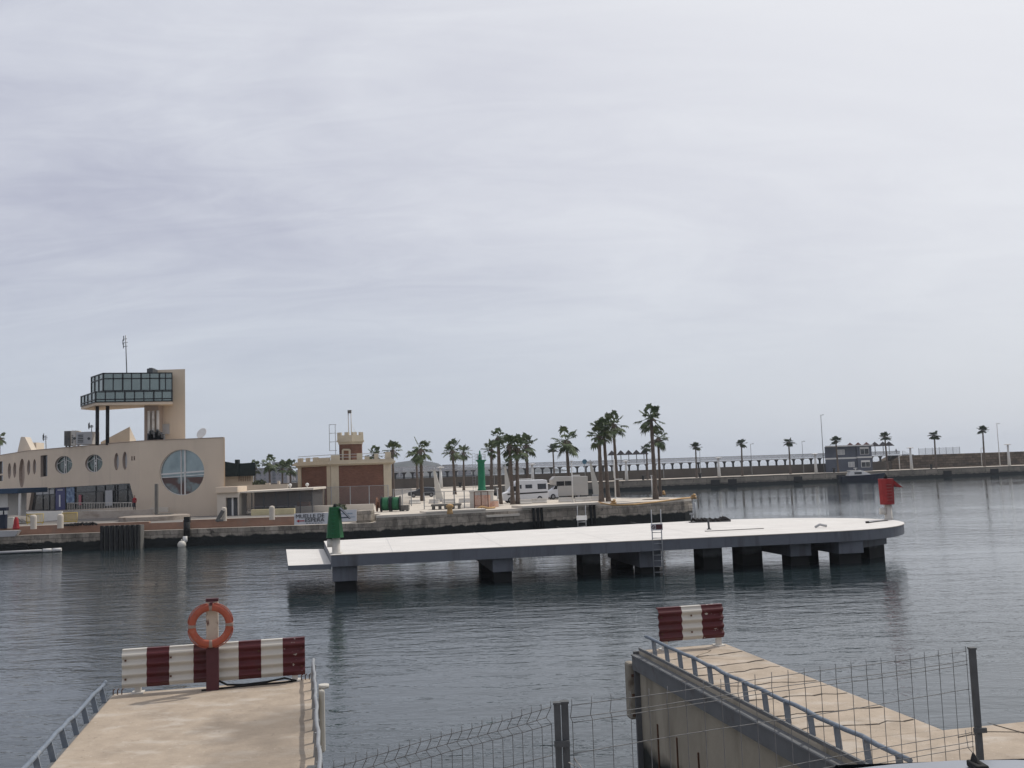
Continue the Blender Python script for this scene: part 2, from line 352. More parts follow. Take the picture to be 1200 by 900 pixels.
# ---------------------------------------------------------------- water, seabed, quay ground
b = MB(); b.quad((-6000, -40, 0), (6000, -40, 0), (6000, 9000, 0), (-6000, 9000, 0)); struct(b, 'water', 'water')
# front quay (stone) footprint
Qf = [(-95, 86), (-47.3, 88.4), (-29, 89.6), (-13.5, 89.7), (-8.6, 91.4), (0, 95), (8.3, 98.6), (15.6, 102.2), (18.2, 104.1), (19.3, 105.6), (19.6, 107.2), (19.1, 109.3), (17.2, 112), (12, 116.5), (4, 121), (-1, 133), (-6, 160), (-8, 230), (-320, 190), (-320, 86)]
b = MB(); b.prism(Qf, -3, 1.55, side='stone', top='quaytop'); struct(b, 'harbour_quay')
Ul = [(-120, 86.8), (-95, 86.8), (-47.3, 89.2), (-29, 90.4), (-20.5, 90.5), (-20.5, 96), (-20.5, 229), (-320, 190), (-320, 86.8)]
b = MB(); b.prism(Ul, 1.5, 2.2, side='curb', top='asphalt'); struct(b, 'quay_road')
Ur = [(-20.49, 93.2), (-13.1, 93.4), (-13.1, 89.9), (-8.6, 91.45), (0, 95.05), (8.25, 98.65), (15.55, 102.25), (18.15, 104.15), (19.23, 105.65), (19.53, 107.2), (19.03, 109.25), (17.15, 111.95), (11.95, 116.45), (3.9, 121), (-1.1, 133), (-6.1, 160), (-8.1, 229.5), (-20.49, 229)]
b = MB(); b.prism(Ur, 1.5, 1.98, side='stone', top='quaytop'); b.prism([(p[0], p[1]) for p in Ur], 1.982, 2.2, side='slabwhite', top='tiptop'); struct(b, 'quay_pavement')
# projecting pale ledges along the quay front
def along(p, q, off0, off1, z0, z1, m, name, ext=0):
    p = Vector((*p, 0)); q = Vector((*q, 0)); d = (q-p).normalized(); n = Vector((d.y, -d.x, 0))
    b = MB(); b.prism([p+n*off1, q+n*off1, q+n*off0, p+n*off0], z0, z1, side=m, top=m); return b
b = along((0.5, 95.3), (8.3, 98.65), -2.5, .55, 2.204, 2.42, 'slabwhite', 'x')
tag(b.build('concrete_ledge'), 'pale concrete slab overhanging the stone quay beside the two campers', 'ledge')
b = along((-8.6, 91.5), (-3.0, 93.8), -2.0, .12, 2.204, 2.34, 'slabwhite', 'x')
tag(b.build('concrete_ledge'), 'long pale concrete kerb slab by the green cable drums', 'ledge')
b = along((-3.0, 93.8), (.2, 95.15), -.2, .3, 1.5, 1.72, 'slabwhite', 'x'); tag(b.build('concrete_ledge'), 'short lower ledge on the quay wall below the green lighthouse', 'ledge')
# low kerb lines on the left road edge
b = MB()
for (p, q) in (((-46.5, 89.3), (-34.4, 90.1)), ((-31.3, 90.4), (-20.6, 90.6))):
    p = Vector((*p, 0)); q = Vector((*q, 0)); n = Vector((0, .45, 0)); b.prism([p, q, q+n, p+n], 2.1, 2.36, side='curb', top='plasterlt')
struct(b, 'road_kerb')
# ---------------------------------------------------------------- sea wall quay far away (breakwater)
BW = [(-400, 118), (-60, 204), (-27, 216), (43, 238), (91, 252), (150, 267), (240, 288), (700, 380)]
def offl(pts, o):
    out = []
    for i, p in enumerate(pts):
        a = Vector(pts[max(i-1, 0)]); c = Vector(pts[min(i+1, len(pts)-1)]); d = (c-a).normalized(); out.append((p[0]-d.y*o, p[1]+d.x*o))
    return out
def bwpt(px, off, z=2.3):
    L = offl(BW, off)
    k = None
    for _ in range(2):
        for a, c in zip(L, L[1:]):
            Y = (a[1]+c[1])/2 if k is None else k[1]
            sl = XC(px, Y, z)/Y
            # x = sl*y on a + t(c-a)
            dx, dy = c[0]-a[0], c[1]-a[1]; den = dx-sl*dy
            t = (sl*a[1]-a[0])/den
            if 0 <= t <= 1: k = (a[0]+t*dx, a[1]+t*dy, z); break
    return Vector(k)
b = MB(); l1 = BW; l2 = offl(BW, 30)
b.prism(l1+l2[::-1], -3, 2.3, side='farstone', top='quaytop'); struct(b, 'breakwater_quay')
def wall_strip(px0, px1, off, th, z0, z1, m, b):
    n = 8; P = [bwpt(px0+(px1-px0)*i/n, off) for i in range(n+1)]; Q = [bwpt(px0+(px1-px0)*i/n, off)+Vector((-.32*th, th, 0)) for i in range(n+1)]
    z1 = z1 if isinstance(z1, (int, float)) else z1
    b.prism([(p.x, p.y) for p in P]+[(q.x, q.y) for q in Q[::-1]], z0, z1, side=m, top=m)
b = MB(); wall_strip(300, 1052, 14, 5, 2, 4.65, 'conwall', b)
tag(b.build('sea_wall'), 'long low grey-brown wall under the raised walkway on the breakwater', 'wall')
b = MB(); wall_strip(1058, 1330, 13.6, 6, 2, 6.15, 'rockwall', b)
pa = bwpt(1046, 13.6); pb = bwpt(1058, 13.6)
b.prism([(pa.x, pa.y), (pb.x-.01, pb.y), (pb.x-1.9, pb.y+6), (pa.x-1.9, pa.y+6)], 2, [4.6, 6.15, 6.15, 4.6], side='rockwall', top='rockwall')
tag(b.build('sea_wall'), 'higher rough brown stone wall at the right end of the breakwater', 'wall')
b = MB(); P = bwpt(1170, 12.5)
for (p0, p1, h) in ((1071, 1200, .45),):
    wall_strip(p0, p1, 12.2, 1.2, 2.2, 2.75, 'rockwall', b)
tag(b.build('stone_bench'), 'low stone ledge along the foot of the high brown wall', 'ledge')
# raised walkway
p0 = bwpt(436, 16, 6.2)
wk = thing('raised_walkway', p0, 'long pale raised promenade on columns above the breakwater wall', 'walkway')
def strip(px0, px1, off0, off1, z0, z1, b, n=10):
    P = [bwpt(px0+(px1-px0)*i/n, off0) for i in range(n+1)]; Q = [bwpt(px0+(px1-px0)*i/n, off1) for i in range(n+1)]
    b.prism([(p.x, p.y) for p in P]+[(q.x, q.y) for q in Q[::-1]], z0, z1)
b = MB(); strip(430, 1056, 14.4, 17.8, 6.15, 6.38, b); b.build('slab', 'slabgrey', wk)
b = MB(); strip(430, 1056, 14.45, 14.5, 6.5, 7.45, b); b.build('parapet', 'parapet', wk)
b = MB(); strip(430, 1056, 17.6, 17.65, 6.5, 7.45, b); b.build('parapet', 'parapet', wk)
b = MB(); strip(430, 1056, 14.42, 14.5, 7.45, 7.52, b); strip(430, 1056, 17.59, 17.67, 7.45, 7.52, b); b.build('handrail', 'slabgrey', wk)
px = 443.0
while px < 1052:
    P = bwpt(px, 16.1, 5); b = MB()
    b.box(P.x-.22, P.x+.22, P.y-.22, P.y+.22, 4.6, 5.75)
    hw = .7 if px < 720 else .5
    b.prism([(P.x-.22, P.y-.3), (P.x+.22, P.y-.3), (P.x+.22, P.y+.3), (P.x-.22, P.y+.3)], 5.5, 5.7)
    q = [(-.24, -.3), (.24, -.3), (.24, .3), (-.24, .3)]; w = hw/.24
    b.add([(P.x+x, P.y+y, 5.68) for x, y in q]+[(P.x+x*w, P.y+y*1.6, 6.146) for x, y in q], [[3, 2, 1, 0], [4, 5, 6, 7], [0, 1, 5, 4], [1, 2, 6, 5], [2, 3, 7, 6], [3, 0, 4, 7]])
    b.build('column', 'colgrey', wk); px += 10.15
# stair at the right end of the walkway
pa = bwpt(1056, 16, 6.5); pb = bwpt(1069, 15, 4.9)
b = MB(); b.bar((pa.x, pa.y-1.2, 6.3), (pb.x, pb.y-1.2, 6.2), .3, .35)
for k in range(14):
    t = k/13; z = 6.45-1.5*t; x = pa.x+(pb.x-pa.x)*t
    b.box(x-.25, x+.25, pa.y-1.6, pa.y-.2, z-.12, z)
for dz in (.35, .7, 1.05): b.bar((pa.x, pa.y-1.6, 6.4+dz), (pb.x, pa.y-1.6, 4.9+dz), .07)
b.bar((pa.x-.2, pa.y-1.6, 6.2), (pa.x-.2, pa.y-1.6, 7.5), .12); b.bar((pb.x, pa.y-1.6, 4.9), (pb.x, pa.y-1.6, 6.0), .12)
b.build('stair', 'slabgrey', wk)
# netting fence above the high wall
P = bwpt(1077, 17, 6); Q = bwpt(1125, 17, 6)
t = thing('netting_fence', P, 'tall thin grey netting fence on top of the high brown wall', 'fence')
b = MB(); b.quad((P.x, P.y, 6.15), (Q.x, Q.y, 6.15), (Q.x, Q.y, 8.1), (P.x, P.y, 8.0)); b.build('netting', 'netfence', t)
for k in range(7):
    q = P.lerp(Q, k/6); b = MB(); b.bar((q.x, q.y, 6.1), (q.x, q.y, 8.15), .1); b.build('post', 'galv', t)
# umbrella roofs on the walkway
def shade(px, ztop, m, label):
    P = bwpt(px, 16, 6.5); t = thing('pyramid_sunshade', P, label, 'sunshade', 'pyramid sunshades on the raised walkway')
    b = MB(); h = 1.15
    b.add([(P.x-h, P.y-h, ztop-1.3), (P.x+h, P.y-h, ztop-1.3), (P.x+h, P.y+h, ztop-1.3), (P.x-h, P.y+h, ztop-1.3), (P.x, P.y, ztop)], [[3, 2, 1, 0], [0, 1, 4], [1, 2, 4], [2, 3, 4], [3, 0, 4]])
    b.build('canopy', m, t); b = MB(); b.tube([(P.x, P.y, 6.5), (P.x, P.y, ztop-1.3)], .1, 6); b.build('post', 'colgrey', t)
ordn = ['first', 'second', 'third', 'fourth', 'fifth', 'sixth', 'seventh', 'eighth', 'ninth', 'tenth', 'eleventh', 'twelfth']
for k, px in enumerate((717.5, 728, 737.2, 746.3, 755)):
    shade(px, 10.05, 'umbrella', f'{ordn[k]} dark pyramid sunshade from the left in the row behind the palms')
for k, px in enumerate((997, 1006.5, 1016.2, 1026, 1035.5, 1042.5)):
    shade(px, 10.3, 'umbred' if k < 3 else 'umbrella', f'{ordn[k]} pyramid sunshade from the left in the row above the grey building')
# grey two-storey building on the breakwater
P = bwpt(968, 8, 2.3); Q = bwpt(1021.5, 8, 2.3); Y = P.y; X0 = P.x; X1 = Q.x; ang = math.atan2(Q.y-P.y, Q.x-P.x)
t = thing('grey_building', (X0, Y, 2.3), 'slate grey two-storey block on the breakwater with white string course', 'building')
def rot(x, y): return (X0+x*math.cos(ang)-y*math.sin(ang), Y+x*math.sin(ang)+y*math.cos(ang))
W = (Q-P).length
b = MB(); b.prism([rot(0, 0), rot(W*.68, 0), rot(W*.68, 5), rot(4, 5)], 2.3, 9.1); b.prism([rot(W*.68+.01, -.5), rot(W, -.5), rot(W, 5), rot(W*.68+.01, 5)], 2.3, 9.1); b.build('wall', 'greybuild', t)
b = MB(); b.prism([rot(-.5, -1.1), rot(W+.3, -1.1), rot(W+.3, 5.2), rot(4, 5.2)], 9.1, 9.42); b.build('roof', 'white', t)
b = MB(); b.prism([rot(-.05, -.06), rot(W*.68-.01, -.06), rot(W*.68-.01, 0), rot(-.05, 0)], 5.75, 6.15); b.prism([rot(W*.68, -.56), rot(W+.06, -.56), rot(W+.06, 0), rot(W*.68, 0)], 5.85, 6.25); b.build('string_course', 'white', t)
for (x0, x1, z0, z1, f, m) in ((.28, .42, 7, 8.2, 0, 'acgrey'), (.75, .93, 6.9, 8.3, .5, 'shopglass'), (.5, .62, 3.6, 4.8, 0, 'acgrey'), (.76, .94, 3.4, 4.7, .5, 'shopglass')):
    b = MB(); b.prism([rot(W*x0-.12, -f-.08), rot(W*x1+.12, -f-.08), rot(W*x1+.12, -f-.002), rot(W*x0-.12, -f-.002)], z0-.1, z1+(.5 if m == 'shopglass' else .1)); w = b.build('window', 'white', t)
    b = MB(); xm = (x0+x1)/2
    for a, c in ((x0, xm-.004), (xm+.004, x1)): b.prism([rot(W*a, -f-.1), rot(W*c, -f-.1), rot(W*c, -f-.09), rot(W*a, -f-.09)], z0, z1)
    b.build('pane', m, w)
# mooring boat
Y = bwpt(1008, -2.6).y
t = thing('motor_boat', (P.x, Y, 0), 'white motor boat with dark navy hull moored at the breakwater', 'boat')
x0, x1, z0, z1 = rect(984, 553, 1037, 562, Y)
b = MB(); L = x1-x0; n = 12
secs = []
for i in range(n+1):
    s_ = i/n; x = x0+L*s_; w = 1.6*math.sin(min(1, (1-s_)*1.6+.12)*math.pi/2); zt = 1.35+.5*s_**2
    secs.append([(x, Y-w*.55, -.2), (x, Y-w, zt), (x, Y+w, zt), (x, Y+w*.55, -.2)])
for i in range(n):
    for j in range(4):
        b.quad(secs[i][j], secs[i+1][j], secs[i+1][(j+1) % 4], secs[i][(j+1) % 4])
b.quad(*secs[0]); b.quad(*secs[n][::-1]); b.build('hull', 'navyhull', t)
b = MB(); xa, xb = x0+L*.17, x0+L*.68
b.add([(xa, Y-1.2, 1.38), (xb, Y-1.1, 1.5), (xb, Y+1.1, 1.5), (xa, Y+1.2, 1.38), (xa+.5, Y-1, 2.55), (xb-2.2, Y-.9, 2.6), (xb-2.2, Y+.9, 2.6), (xa+.5, Y+1, 2.55)], [[3, 2, 1, 0], [4, 5, 6, 7], [0, 1, 5, 4], [1, 2, 6, 5], [2, 3, 7, 6], [3, 0, 4, 7]])
b.box(xa+.2, xb-2.6, Y-.95, Y+.95, 2.62, 2.75); c = b.build('cabin', 'white', t, bevel=.08)
b = MB(); b.box(xa+1.5, xb-2.6, Y-1.14, Y-1.0, 1.75, 2.3); b.build('window', 'carglass', c)
b = MB(); b.tube([(xa+2.2, Y, 2.75), (xa+2.2, Y, 3.3)], .12, 6); b.box(xa+1.8, xa+2.6, Y-.3, Y+.3, 3.2, 3.38); b.build('radar', 'white', t)
# ---------------------------------------------------------------- breakwater lamps, poles, bollards
lampN = 0
def tlamp(px, off, ztop, label, w=.45):
    P = bwpt(px, off, 2.3); t = thing('lamp_column', P, label, 'lamp post', 'white lamp columns along the breakwater')
    b = MB(); b.tube([(P.x, P.y, 2.3), (P.x-.05, P.y, ztop)], [w, w*.55], 8); b.build('column', 'white', t)
    b = MB(); b.lathe([(.25, 0), (.9, .05), (.9, .18), (.2, .3)], (P.x-.05, P.y, ztop), 14); b.build('lamp_head', 'white', t)
for px, zt, lb in ((734.5, 6.9, 'white tapered lamp column right of the three palm trunks'), (843, 7.0, 'white tapered lamp column between the first two palms on the breakwater'), (956.5, 7.2, 'white tapered lamp column left of the grey building'), (1068.5, 8.0, 'white tapered lamp column by the walkway stair'), (1183, 8.1, 'white lamp column with wide head at the far right'), (517, 6.9, 'white mushroom-topped lamp column beside the white leaning mast'), (624.5, 6.9, 'white lamp column standing behind the white camper van')):
    tlamp(px, 3.5, zt, lb)
def pole(px, off, ytop, r, label, m='galv', name='thin_pole', box=False):
    P = bwpt(px, off, 2.3); zt = AT(px, ytop, P.y).z
    b = MB(); b.tube([(P.x, P.y, 2.3), (P.x, P.y, zt)], [r, r*.7], 6)
    b.tube([(P.x, P.y, zt-.15), (P.x+.5, P.y, zt-.02)], r*.6, 5); b.box(P.x+.35, P.x+.8, P.y-.12, P.y+.12, zt-.1, zt+.06)
    tag(b.build(name, m), label, 'pole', 'slender poles along the breakwater')
for px, yt, r, lb in ((821.5, 524, .09, 'thin grey pole just right of a short breakwater palm near the quay tip'), (881.5, 520, .09, 'thin grey pole right of the second lone palm on the breakwater'), (942, 517, .09, 'thin grey pole between a palm and the tall mast'), (966, 486, .12, 'tallest thin mast beside the grey building'), (1172, 496, .13, 'tall pale pole between the last palm and last lamp'), (1151, 525, .1, 'short pale pole left of the rightmost palm'), (1054.5, 533, .12, 'short pale post under the walkway stair'), (778, 543, .09, 'short thin pole right of the tall lone palm'), (579.5, 535, .08, 'thin pole behind the green lighthouse')):
    pole(px, 9 if px < 1100 else 5, yt, r, lb, 'white' if px > 1100 or px == 1054.5 else 'galv')
for k, (px, lb) in enumerate(((753.8, 'small black bollard on the breakwater left of the tall lone palm'), (539.3, 'small black bollard on the breakwater left of the green lighthouse'), (977.5, 'small black bollard at the foot of the grey building'), (820.5, 'small dark bollard at the foot of the short breakwater palm'), (1091.5, 'small dark bollard left of the palm at the right end'))):
    P = bwpt(px, 2, 2.3); b = MB(); b.lathe([(.33, 0), (.28, .1), (.25, .85), (.42, .95), (.42, 1.12), (.2, 1.2)], P, 12)
    tag(b.build('bollard', 'rubber'), lb, 'bollard', 'dark bollards along the breakwater')
for k, px in enumerate((838, 858, 935, 985, 1110, 1165)):
    P = bwpt(px, -.15, 1.2); b = MB(); b.box(P.x-1.1, P.x+1.1, P.y-.25, P.y+.1, .3, 1.7)
    tag(b.build('quay_fender', 'rubber', bevel=.05), f'{ordn[k]} black rubber fender from the left on the breakwater quay face', 'fender', 'fenders on the breakwater quay')
# blue round sign
P = bwpt(685.5, 9, 5); b = MB(); b.tube([(P.x, P.y, 2.3), (P.x, P.y, 7.0)], .1, 6); t = thing('round_sign', (P.x, P.y, 2.3), 'blue disc sign on a pole left of the white leaning mast', 'sign')
b.build('post', 'galv', t); b = MB(); b.lathe([(.0, -.03), (.62, -.03), (.62, .03), (0, .03)], (P.x, P.y-.1, 7.3), 20, 'y'); M['signblue'] = mat('blue_sign', (.05, .13, .19), .5); b.build('disc', 'signblue', t)
# ---------------------------------------------------------------- palms
def make_crown(seed, n, rad, leafr, m, droop=.5):
    rnd = random.Random(seed); b = MB(); b.use(m)
    for i in range(n):
        az = i*2.39996+rnd.uniform(-.3, .3); el = R(rnd.choice((75, 55, 40, 25, 8, -12, -35, -50)) + rnd.uniform(-8, 8)); pl = rad*rnd.uniform(.45, .75)
        d = Vector((math.cos(az)*math.cos(el), math.sin(az)*math.cos(el), math.sin(el)))
        c = d*pl+Vector((0, 0, -.12*pl)); side = d.cross(Vector((0, 0, 1))).normalized(); nrm = side.cross(d).normalized()
        b.bar((0, 0, 0), c, .035)
        nb = 13; lr = leafr*rnd.uniform(.8, 1.15)
        for k in range(nb):
            a = R(-118+236*k/(nb-1)); w = .075*lr/.6
            dr = (d*math.cos(a)+side*math.sin(a)).normalized(); l = lr*(1-.25*abs(a)/2.2)*rnd.uniform(.85, 1.1)
            mid = c+dr*l*.62+nrm*rnd.uniform(-.02, .03); tip = c+dr*l+Vector((0, 0, -droop*l*rnd.uniform(.3, .9)))
            pr = dr.cross(nrm).normalized()
            b.add([c, mid+pr*w, tip, mid-pr*w], [[0, 1, 2, 3]])
    # skirt of dead leaves and boot
    for k in range(12):
        a = k*.524; dd = Vector((math.cos(a), math.sin(a), 0)); l = rnd.uniform(.2, .55)
        p = dd*.12; q = dd*rnd.uniform(.3, .45)+Vector((0, 0, -l)); s_ = Vector((-dd.y, dd.x, 0))*.12
        b.use('trunk'); b.add([p+Vector((0, 0, .05)), q+s_, q-s_], [[0, 1, 2]])
    return b
proto = {}
def palm(bp, ztop, crown_r, label, variant=0, far=False, group='fan palms on the quay', thick=.2, droop=.5, name='palm_tree'):
    t = thing(name, bp, label, 'palm tree', group)
    h = ztop-bp.z
    tk = ('t', far)
    if tk not in proto:
        b = MB(); k = 14
        b.tube([(math.sin(i*.5)*.0, 0, i/k) for i in range(k+1)], [(.95+.45*math.exp(-i*.9)+.12*(i % 2))*(1-.32*i/k) for i in range(k+1)], 9)
        q_ = b.build('trunk', 'trunk'); me = q_.data; bpy.data.objects.remove(q_); proto[tk] = me
    o = bpy.data.objects.new('trunk', proto[tk]); COL.objects.link(o); o.parent = t; o.scale = (thick, thick, h-crown_r*.15)
    ck = ('c', variant, far)
    if ck not in proto:
        b = make_crown(variant*13+5, 21 if not far else 22, 1.15 if not far else .9, .5 if not far else .6, 'frond' if not far else 'frondfar', droop)
        q_ = b.build('crown'); me = q_.data; bpy.data.objects.remove(q_); proto[ck] = me
    c = bpy.data.objects.new('crown', proto[ck]); COL.objects.link(c); c.parent = t; c.location = (0, 0, h-crown_r*.15)
    c.scale = (crown_r, crown_r, crown_r*(1 if not far else .72)); c.rotation_euler = (0, 0, variant*1.7+bp.x)
    ln = random.uniform(-.03, .03); t.rotation_euler = (random.uniform(-.015, .015), ln, 0)
    return t
near = [ # base px, base y / depth, crown centre y, radius px, trunk px, label
 (768.5, 107, 487, 15.5, 9, 'tallest lone palm nearest the rounded tip of the quay'),
 (774, 116, 511, 12, 6, 'shorter palm hidden behind the trunk of the tall lone palm'),
 (705, 105, 507, 15, 9, 'leftmost thick palm of the cluster of three right of the motorhome'),
 (713, 105.5, 500, 14, 8, 'middle palm of the cluster of three right of the motorhome'),
 (724.5, 119, 494, 14, 7, 'tallest palm at the back of the cluster of three by the motorhome'),
 (668, 126, 513, 16, 7.5, 'bushy palm rising directly behind the beige motorhome'),
 (619, 150, 519, 13, 7, 'palm with a drooping crown just above the white camper van'),
 (601, 106, 519, 13, 8, 'left leaning palm of the pair at the nose of the white camper van'),
 (607, 106.5, 522, 14, 8, 'right palm of the crossing pair at the nose of the camper van'),
 (586, 108, 510, 10.5, 8.5, 'tall slim-headed palm right of the green lighthouse'),
 (576, 150, 524, 10.5, 7, 'palm directly behind the green lighthouse on its right'),
 (543.5, 190, 528, 9, 4.5, 'thinner of the two palms left of the green lighthouse'),
 (533, 160, 525, 12, 6, 'thicker of the two palms left of the green lighthouse'),
 (495, 130, 524, 14, 7.5, 'thick palm behind the dark parked car'),
 (489.5, 180, 532, 9, 5, 'thin palm close left of the thick palm by the dark car'),
 (461, 150, 525, 11, 5.5, 'palm rising just right of the crenellated brick building'),
 (440, 150, 530, 9, 5, 'palm crown peeking over the right battlements of the brick building'),
 (317, 165, 541, 10, 4.5, 'leftmost of the three palms left of the brick building'),
 (331, 175, 547, 9, 4, 'middle of the three palms left of the brick building'),
 (341, 170, 546, 10, 4.5, 'palm beside the left corner of the brick building'),
 (299, 172, 546, 8, 4, 'palm mostly hidden behind the dark netting'),
 (-3, 150, 511, 8, 6, 'palm crown at the left edge behind the marina building'),
]
for k, (px, Y, yc, rp, tp, lb) in enumerate(near):
    zc = AT(px, yc, Y).z; x = XC(px, Y, 2.2)
    palm(Vector((x, Y, 2.2)), zc, rp*Y/F*1.08, lb, k % 4, False, 'fan palms on the quay', tp*Y/F*.30)
farp = [(650, 524, 'small palm on the breakwater left of the bushy palm'), (759, 524, 'small palm on the breakwater just left of the tall lone palm'), (816.5, 522, 'first small palm right of the quay tip on the breakwater'), (870, 518.5, 'second small palm right of the quay tip on the breakwater'), (926.5, 516.5, 'third small palm right of the quay tip on the breakwater'), (982.5, 515, 'small palm in front of the grey building'), (1040.5, 510, 'small palm just right of the grey building'), (1097, 508.5, 'second small palm from the right edge on the breakwater'), (1154, 502.5, 'rightmost small palm on the breakwater'), (596.5, 541, 'small distant palm seen left of the camper van palms')]
for k, (px, yc, lb) in enumerate(farp):
    P = bwpt(px, 4.5, 2.3); zc = AT(px, yc, P.y).z
    palm(P, zc, 7.6*P.y/F, lb, k % 3, True, 'small palms spaced along the breakwater', 3.4*P.y/F*.33, .2)
# ---------------------------------------------------------------- marina club building (left)
class Frame:
    def __init__(s, O, U):
        s.O = Vector((O[0], O[1], 0)); s.u = (Vector((U[0], U[1], 0))-s.O).normalized(); s.len = (Vector((U[0], U[1], 0))-s.O).length
        s.n = Vector((s.u.y, -s.u.x, 0))
        if s.n.y > 0: s.n = -s.n
    def px(s, px, py):
        d = pd(px, py); t = (s.O-EYE).dot(s.n)/d.dot(s.n); p = EYE+d*t; return ((p-s.O).dot(s.u), p.z)
    def P(s, a, z, out=0): p = s.O+s.u*a+s.n*out; p.z = z; return p
def facade(b, fr, outer, holes, depth, m, mr):
    loops = [outer]+holes; vs = [[Vector((a, z, 0)) for a, z in l] for l in loops]
    tris = tessellate_polygon(vs); flat = [p for l in loops for p in l]
    b.use(m); o = len(b.v); b.v += [fr.P(a, z) for a, z in flat]
    for t in tris: b.face([o+i for i in t])
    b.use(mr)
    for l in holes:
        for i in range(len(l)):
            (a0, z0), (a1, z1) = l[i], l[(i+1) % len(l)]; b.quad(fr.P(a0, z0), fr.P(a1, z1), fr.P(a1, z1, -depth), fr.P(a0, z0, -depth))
def oval(fr, cx, cy, rx, ry, n=28):
    a, z = fr.px(cx, cy); a1, _ = fr.px(cx+rx, cy); _, z1 = fr.px(cx, cy-ry); ra, rz = abs(a1-a), abs(z1-z)
    return [(a+ra*math.cos(2*math.pi*i/n), z+rz*math.sin(2*math.pi*i/n)) for i in range(n)], (a, z, ra, rz)
def flat(b, fr, poly, out, th):
    n = len(poly); v = [fr.P(a, z, out) for a, z in poly]+[fr.P(a, z, out-th) for a, z in poly]
    b.add(v, [list(range(n)), list(range(2*n-1, n-1, -1))]+[[i, n+i, n+(i+1) % n, (i+1) % n] for i in range(n)])
C = (-40.9, 104.5); D = (-31.2, 102.8); W1 = (-62.6, 122.95); B2 = (-86.3, 153); ZT = 10.5
club = thing('marina_building', (C[0], C[1], 2.2), 'beige marina building with round windows and glazed control room on top', 'building')
fR = Frame(C, D); fA = Frame(C, W1); fB = Frame(W1, B2)
b = MB()
big, bi = oval(fR, 213, 553.5, 26.3, 26.8, 48)
facade(b, fR, [(0, 2.1), (fR.len, 2.1), (fR.len, ZT), (0, ZT)], [big], .35, 'plaster', 'plaster')
ovA = [oval(fA, 33.6, 547.8, 1.9, 9, 20), oval(fA, 40.4, 547, 1.9, 9, 20)]; r1, i1 = oval(fA, 74.4, 544.8, 10.3, 10.5); r2, i2 = oval(fA, 109.8, 543, 10.3, 10.5); o1, j1 = oval(fA, 136.5, 541, 2.8, 10.2); o2, j2 = oval(fA, 146.3, 540, 2.8, 10.6)
s1 = [fA.px(*p) for p in ((153.8, 534.8), (155.4, 534.8), (155.4, 539.7), (153.8, 539.7))]; s2 = [fA.px(*p) for p in ((156.6, 534.6), (158.2, 534.6), (158.2, 539.5), (156.6, 539.5))]
shop = [fA.px(*p) for p in ((33, 599.5), (37.5, 573), (152, 566.3), (159.5, 594))]
rc = [fA.px(*p) for p in ((47.5, 534), (55.5, 533), (55.5, 558), (47.5, 559))]
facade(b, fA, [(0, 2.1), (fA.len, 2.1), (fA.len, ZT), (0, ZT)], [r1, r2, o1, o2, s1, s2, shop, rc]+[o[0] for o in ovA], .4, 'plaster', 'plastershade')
ovs = [oval(fB, 11, 552, 1.9, 9.2, 20), oval(fB, 17.2, 551, 1.9, 9.2, 20), oval(fB, 25.6, 554.5, 3.4, 17, 28)]
sq = [[fB.px(*p) for p in ((-3, 541), (3.5, 540.5), (3.5, 555), (-3, 555.4))], [fB.px(*p) for p in ((-3, 557.5), (3.5, 557), (3.5, 563.5), (-3, 564))]]
lo = [fB.px(*p) for p in ((8, 597), (9.5, 580), (21, 579.5), (23.5, 596))]
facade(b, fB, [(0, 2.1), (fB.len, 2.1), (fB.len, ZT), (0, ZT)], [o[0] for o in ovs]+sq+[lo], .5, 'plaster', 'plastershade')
b.use('plaster'); D2 = (-38.5, 124); E2 = (-62, 150); G2 = (-84, 166)
b.prism([(D[0]-.02, D[1]+.5), D2, E2, G2, (B2[0]+.5, B2[1]+.6), (W1[0]+.55, W1[1]+.55), (C[0]+.1, C[1]+.55)], 2.1, ZT-.02)
b.quad(fR.P(0, ZT), fR.P(fR.len, ZT), (*D2, ZT-.01), fA.P(fA.len*.6, ZT)); b.quad(fR.P(fR.len, 2.1), fR.P(fR.len, ZT), (*D2, ZT), (*D2, 2.1))
b.quad(fA.P(0, ZT), fA.P(fA.len, ZT), (-62, 145, ZT), (-40, 120, ZT)); b.quad(fB.P(0, ZT), fB.P(fB.len, ZT), (-80, 160, ZT), (-60, 140, ZT))
wall = b.build('wall', None, club)
# parapet coping
b = MB()
for fr in (fR, fA, fB): b.bar(fr.P(0, ZT+.03, -.1), fr.P(fr.len, ZT+.03, -.1), .3, .08)
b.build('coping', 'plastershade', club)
def win(fr, poly, info, glass, bars, frame='white', out=-.3, rim=True, label=None):
    w = MB(); flat(w, fr, poly, out, .03); o = w.build('window', glass, club)
    if label: o['label'] = label
    w = MB()
    for (a0, z0, a1, z1, t) in bars: w.bar(fr.P(a0, z0, out+.05), fr.P(a1, z1, out+.05), t, .06, up=fr.n)
    if rim:
        n = len(poly)
        for i in range(n): w.bar(fr.P(*poly[i], out+.06), fr.P(*poly[(i+1) % n], out+.06), .12, .08, up=fr.n)
    if bars or rim: w.build('frame', frame, o)
    return o
a, z, ra, rz = bi
win(fR, big, bi, 'bigglass', [(a-.2, z-rz, a-.2, z+rz, .1), (a+.25, z-rz, a+.25, z+rz, .16), (a-ra, z-.15, a+ra, z+.05, .16), (a-ra, z-.5, a+ra, z-.3, .07)], label='very large round window with white cross bars')
